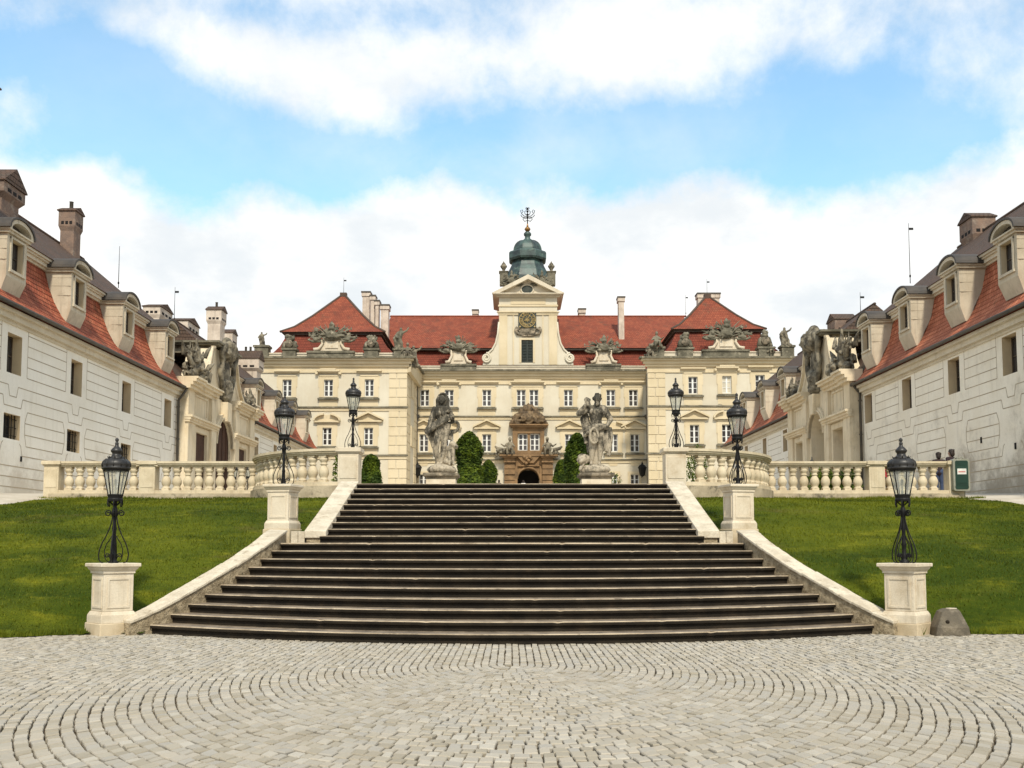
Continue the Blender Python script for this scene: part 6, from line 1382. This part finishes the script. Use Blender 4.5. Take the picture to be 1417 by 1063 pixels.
# lion at the feet
b.ell(Pz(118,775,-.06), (.17,.19,.17), 12, 8); b.cap(Pz(112,785,-.16), .11, Pz(104,800,-.28), .075); b.cap(Pz(112,805,-.14), .06, Pz(104,815,-.24), .05)
for i in range(24): a = rnd(0,2*pi); b.ell(Pz(126+46*cos(a), 770+46*sin(a), .02+rnd(-.06,.06)), (.06,.06,.06), 8, 6)
b.cap(Pz(150,770,.06), .17, Pz(190,760,.14), .16); b.cap(Pz(130,810,-.06), .08, Pz(112,850,-.14), .07); b.cap(Pz(95,880,-.3), .06, Pz(110,850,-.16), .07)
q = b.build('figure', M['crust'], o, recalc=False); organic(q, .016, 1)
b = MB(); rock(b, .56, .42, .34, .0, 43); q = b.build('rock_base', M['crust'], o, recalc=False); organic(q, .03, 2)

# ------------------------------------------------------------------ clipped trees and shrubs
def topiary(label, x, y, h, r, seed, n=6500, leaf=.10):
    random.seed(seed); z = min(zt(y), 6.7); o = thing('topiary', label, 'topiary', (x, y, z), group='clipped trees on the court')
    def rad(t_): return r*(1 - max(0, (t_-.62)/.38)**2.2)**.6 * (.90+.10*sin(t_*9+seed)) * (1 if t_ > .08 else .9)
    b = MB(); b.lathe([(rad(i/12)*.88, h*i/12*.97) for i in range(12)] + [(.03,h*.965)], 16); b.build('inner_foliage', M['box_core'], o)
    b = MB(); b.lathe([(.12,-.1),(.08,.5),(.05,h*.8)], 8); b.build('trunk', M['bark'], o)
    b = MB()
    for _ in range(n):
        t_ = rnd(0,1)**.85; a = rnd(0,2*pi); q = rad(t_)*(rnd(.84,1.04) + .05*sin(a*3+t_*8+seed)*sin(t_*13) + (rnd(.03,.13) if rnd(0,1) < .10 else 0)); c = V((q*cos(a), q*sin(a), h*t_*(1+rnd(-.01,.02))))
        nrm = V((cos(a)*(1-t_*.6)+rnd(-.6,.6), sin(a)*(1-t_*.6)+rnd(-.6,.6), .35+t_+rnd(-.5,.6))).normalized(); tx = nrm.cross(V((rnd(-1,1),rnd(-1,1),rnd(-1,1)))).normalized(); ty = nrm.cross(tx); l = leaf*rnd(.7,1.7)
        b.add([c-tx*l*.5, c+ty*l*.28, c+tx*l*.6, c-ty*l*.28], [(0,1,2,3)])
    b.build('crown', M['box_leaf'], o, recalc=False); return o
def at(pxx, Y): return (pxx-CXP)/FPX*Y
topiary('tall clipped evergreen right behind the hooded statue', at(649,60), 60, pz(598,60)-zt(60), 20*60/FPX, 1, 9000, .12)
topiary('smaller clipped evergreen peeping out beside the tall one, left of the portal', at(676,78), 78, pz(637,78)-zt(78), 12.5*78/FPX, 2, 5000, .12)
topiary('tall clipped evergreen half hidden behind the bearded statue', at(799,60), 60, pz(600,60)-zt(60), 19*60/FPX, 3, 9000, .12)
topiary('smaller clipped evergreen between the portal and the bearded statue', at(777,78), 78, pz(637,78)-zt(78), 11.5*78/FPX, 4, 5000, .12)
topiary('clipped evergreen beside the left balustrade end pier', at(513,44), 44, pz(629.5,44)-zt(44), 15*44/FPX, 5, 6000, .09)
def shrub(label, x, y, z, w_, h, seed, n=900, leaf=.09, nm='shrub'):
    random.seed(seed); o = thing(nm, label, 'shrub', (x, y, z), group='low shrubs behind the balustrades'); b = MB()
    for _ in range(9): a = rnd(0,2*pi); b.tube([(0,0,-.05),(w_*.2*cos(a),w_*.2*sin(a),h*.4),(w_*.4*cos(a),w_*.4*sin(a),h*rnd(.7,.9))], [.02,.015,.005], 5)
    b.build('stem', M['bark'], o); b = MB()
    for _ in range(n):
        a = rnd(0,2*pi); q = w_/2*sqrt(rnd(0,1)); t_ = rnd(.1,1); c = V((q*cos(a)*(1.1-.4*t_), q*sin(a)*(1.1-.4*t_), h*t_*(1-.3*(2*q/w_)**2)))
        nrm = V((rnd(-1,1),rnd(-1,1),rnd(.2,1.2))).normalized(); tx = nrm.cross(V((rnd(-1,1),rnd(-1,1),.3))).normalized(); ty = nrm.cross(tx); l = leaf*rnd(.6,1.4)
        b.add([c-tx*l*.6, c+ty*l*.25, c+tx*l*.7, c-ty*l*.25], [(0,1,2,3)])
    b.build('leaves', M['box_leaf'], o, recalc=False); return o
for i, (p_, w_, lab) in enumerate(((1132,1.0,'low green shrub seen through the right balustrade, leftmost of the four'),(1147,1.1,'low green shrub seen through the right balustrade, second from the left'),(1162,1.1,'low green shrub seen through the right balustrade, third from the left'),(1178,.9,'low green shrub seen through the right balustrade, nearest the middle pier'))): shrub(lab, at(p_,34.3), 34.3, zt(34.3), w_, 1.05, 60+i)
shrub('bright green leafy plant showing above the right curve of the balustrade', at(966,36), 36, zt(36), 1.1, pz(614.5,36)-zt(36), 70, 1100)
shrub('bright green leafy plant showing beside the lamp on the left end pier', at(472,31), 31, zt(31), .7, pz(617,31)-zt(31), 71, 700)
for i, (p_, y_, lab) in enumerate(((850,60,'thin flowering plant against the facade right of the bearded statue'),)): shrub(lab, at(p_,y_), y_, zt(y_), 1.3, pz(652,y_)-zt(y_), 75, 260, .12)

# ------------------------------------------------------------------ people
def person(label, x, y, z, h, rz, top, legs, hair='hair', arms=.0, seed=0):
    random.seed(seed); k = h/1.70; o = thing('person', label, 'person', (x, y, z), rz); B = MB(); Pp = lambda a, d, c: V((a*k, d*k, c*k))
    head(B, Pp(0,-.015,1.585), .105*k); B.cap(Pp(0,.01,1.40),.055*k,Pp(0,0,1.50),.055*k)
    B.cap(Pp(-.13,.0,1.36),.075*k,Pp(.13,.0,1.36),.075*k); B.cap(Pp(0,0,1.30),.125*k,Pp(0,.0,1.12),.105*k); B.cap(Pp(0,0,1.10),.105*k,Pp(0,.01,.95),.13*k)
    for sg in (-1,1):
        B.cap(Pp(.08*sg,0,.93),.085*k,Pp(.09*sg,-.01,.50),.058*k); B.cap(Pp(.09*sg,-.01,.50),.056*k,Pp(.09*sg,.02,.08),.036*k); B.cap(Pp(.09*sg,.03,.05),.04*k,Pp(.10*sg,-.16,.03),.032*k)
        e = Pp(.23*sg,.02-.05*arms,1.10); w_ = Pp((.22-.1*arms)*sg,-.06-.2*arms,.86+.22*arms)
        B.cap(Pp(.17*sg,.0,1.37),.05*k,e,.038*k); B.cap(e,.037*k,w_,.026*k); hand(B, w_, (w_-e), (0,-sg,0), .16*k, .4)
    q = B.build('body', M['skin'], o, recalc=False); organic(q, .011*k, 2)
    C_ = MB(); C_.cap(Pp(-.13,.0,1.35),.095*k,Pp(.13,.0,1.35),.095*k); C_.cap(Pp(0,0,1.30),.15*k,Pp(0,.0,1.10),.13*k); C_.cap(Pp(0,0,1.10),.13*k,Pp(0,.01,.93),.155*k)
    for sg in (-1,1):
        e = Pp(.23*sg,.02-.05*arms,1.10); w_ = Pp((.22-.1*arms)*sg,-.06-.2*arms,.86+.22*arms); C_.cap(Pp(.17*sg,.0,1.37),.068*k,e,.055*k); C_.cap(e,.055*k,e.lerp(w_,.85),.045*k)
    q = C_.build('jacket', M[top], o, recalc=False); organic(q, .016*k, 3)
    C_ = MB(); C_.cap(Pp(-.05,0.01,.95),.145*k,Pp(.05,0.01,.95),.145*k)
    for sg in (-1,1): C_.cap(Pp(.08*sg,0,.92),.11*k,Pp(.09*sg,-.01,.50),.075*k); C_.cap(Pp(.09*sg,-.01,.50),.073*k,Pp(.09*sg,.02,.12),.062*k)
    q = C_.build('trousers', M[legs], o, recalc=False); organic(q, .016*k, 3)
    C_ = MB(); C_.ell(Pp(0,.025,1.63), (.10*k,.115*k,.10*k), 14, 10); C_.ell(Pp(0,.07,1.55), (.095*k,.07*k,.12*k), 12, 8)
    for i in range(18): a = rnd(0,2*pi); C_.ell(Pp(.08*cos(a),.04+.08*sin(a)*.9,1.64+rnd(-.04,.06)), (.03*k,.03*k,.03*k), 6, 5)
    q = C_.build('hair', M[hair], o, recalc=False); organic(q, .013*k, 2)
    C_ = MB()
    for sg in (-1,1): C_.cap(Pp(.09*sg,.04,.05),.052*k,Pp(.10*sg,-.17,.035),.042*k)
    C_.build('shoes', M['cloth_dark'], o, recalc=False); return o
def ground_z(x, y): return zy(x, y)
Yp = 34.6
for p_, top_y, lab, rz, top, seed in ((1301,626.5,'dark haired person in a dark top behind the balustrade, further from the green bin',R(160),'cloth_dark',1),(1318.5,622.5,'dark haired person in a dark top behind the balustrade, closest to the green bin',R(200),'cloth_dark',2)):
    x = at(p_, Yp); z = zt(Yp); person(lab, x, Yp, z, pz(top_y, Yp)-z, rz, top, 'cloth_blue', seed=seed)
x = at(1226.5, 33.9); person('small child in red glimpsed between two balusters right of the middle pier', x, 33.9, zt(33.9), pz(642, 33.9)-zt(33.9), R(190), 'cloth_red', 'cloth_dark', seed=3)
for p_, y_, yt, lab, top, seed in ((690.6,92,664.5,'tiny dark clothed person left of the portal just above the top step','cloth_dark',4),(724.3,98,665,'tiny white clothed person in front of the portal arch','cloth_white',5)):
    zp_ = pz(yt, y_); person(lab, at(p_, y_), y_, zp_-1.72, 1.72, R(170), top, 'cloth_blue', seed=seed)
# litter bin at the end of the right balustrade
o = thing('litter_bin', 'green box with pale rounded frame and white label at the right balustrade end', 'bin', (at(1332.5,32.4), 32.4, 3.42))
F = lambda u, w_, d: V((u, -d, w_))
def rrect(hw, z0, z1, r): return [(hw-r+r*cos(a), z1-r+r*sin(a)) for a in (0,R(30),R(60),pi/2)] + [(-hw+r-r*sin(a), z1-r+r*cos(a)) for a in (0,R(30),R(60),pi/2)] + [(-hw+r-r*cos(a), z0+r-r*sin(a)) for a in (0,R(30),R(60),pi/2)] + [(hw-r+r*sin(a), z0+r-r*cos(a)) for a in (0,R(30),R(60),pi/2)]
b = MB(); b.fprism(F, rrect(.28,-.06,1.02,.07), -.3, .0); b.build('box', M['bin_frame'], o, bevel=.01)
b = MB(); b.fprism(F, rrect(.215,.0,.96,.05), .0, .012); 
for z in (.80,.86,.92,.2,.14): b.fbox(F, -.17,.17, z, z+.015, .012, .022)
b.build('front_panel', M['bin_green'], o)
b = MB(); b.fbox(F, -.15,.15,.50,.69,.012,.022); lb = b.build('label', M['paper'], o)
b = MB()
for i in range(6): b.fbox(F, -.115+i*.04,-.09+i*.04,.565,.605,.022,.026)
b.fbox(F, -.12,.12,.572,.584,.0255,.0275); b.build('lettering', M['red'], lb)
b = MB(); b.tube([(-.18,.18,1.02),(-.1,.18,1.09),(.0,.18,1.05),(.1,.18,1.09),(.17,.18,1.02)], .018, 6)
for sx in (-.2,.2): b.box(sx-.03,sx+.03,.28,.34,-.25,.5)
b.build('bracket', M['bin_frame'], o)
b = MB()
for sx in (-.22,.22): b.lathe([(.022,.075),(.022,.085)], 8, (sx,0,0)); 
b.build('bolt', M['iron'], o)
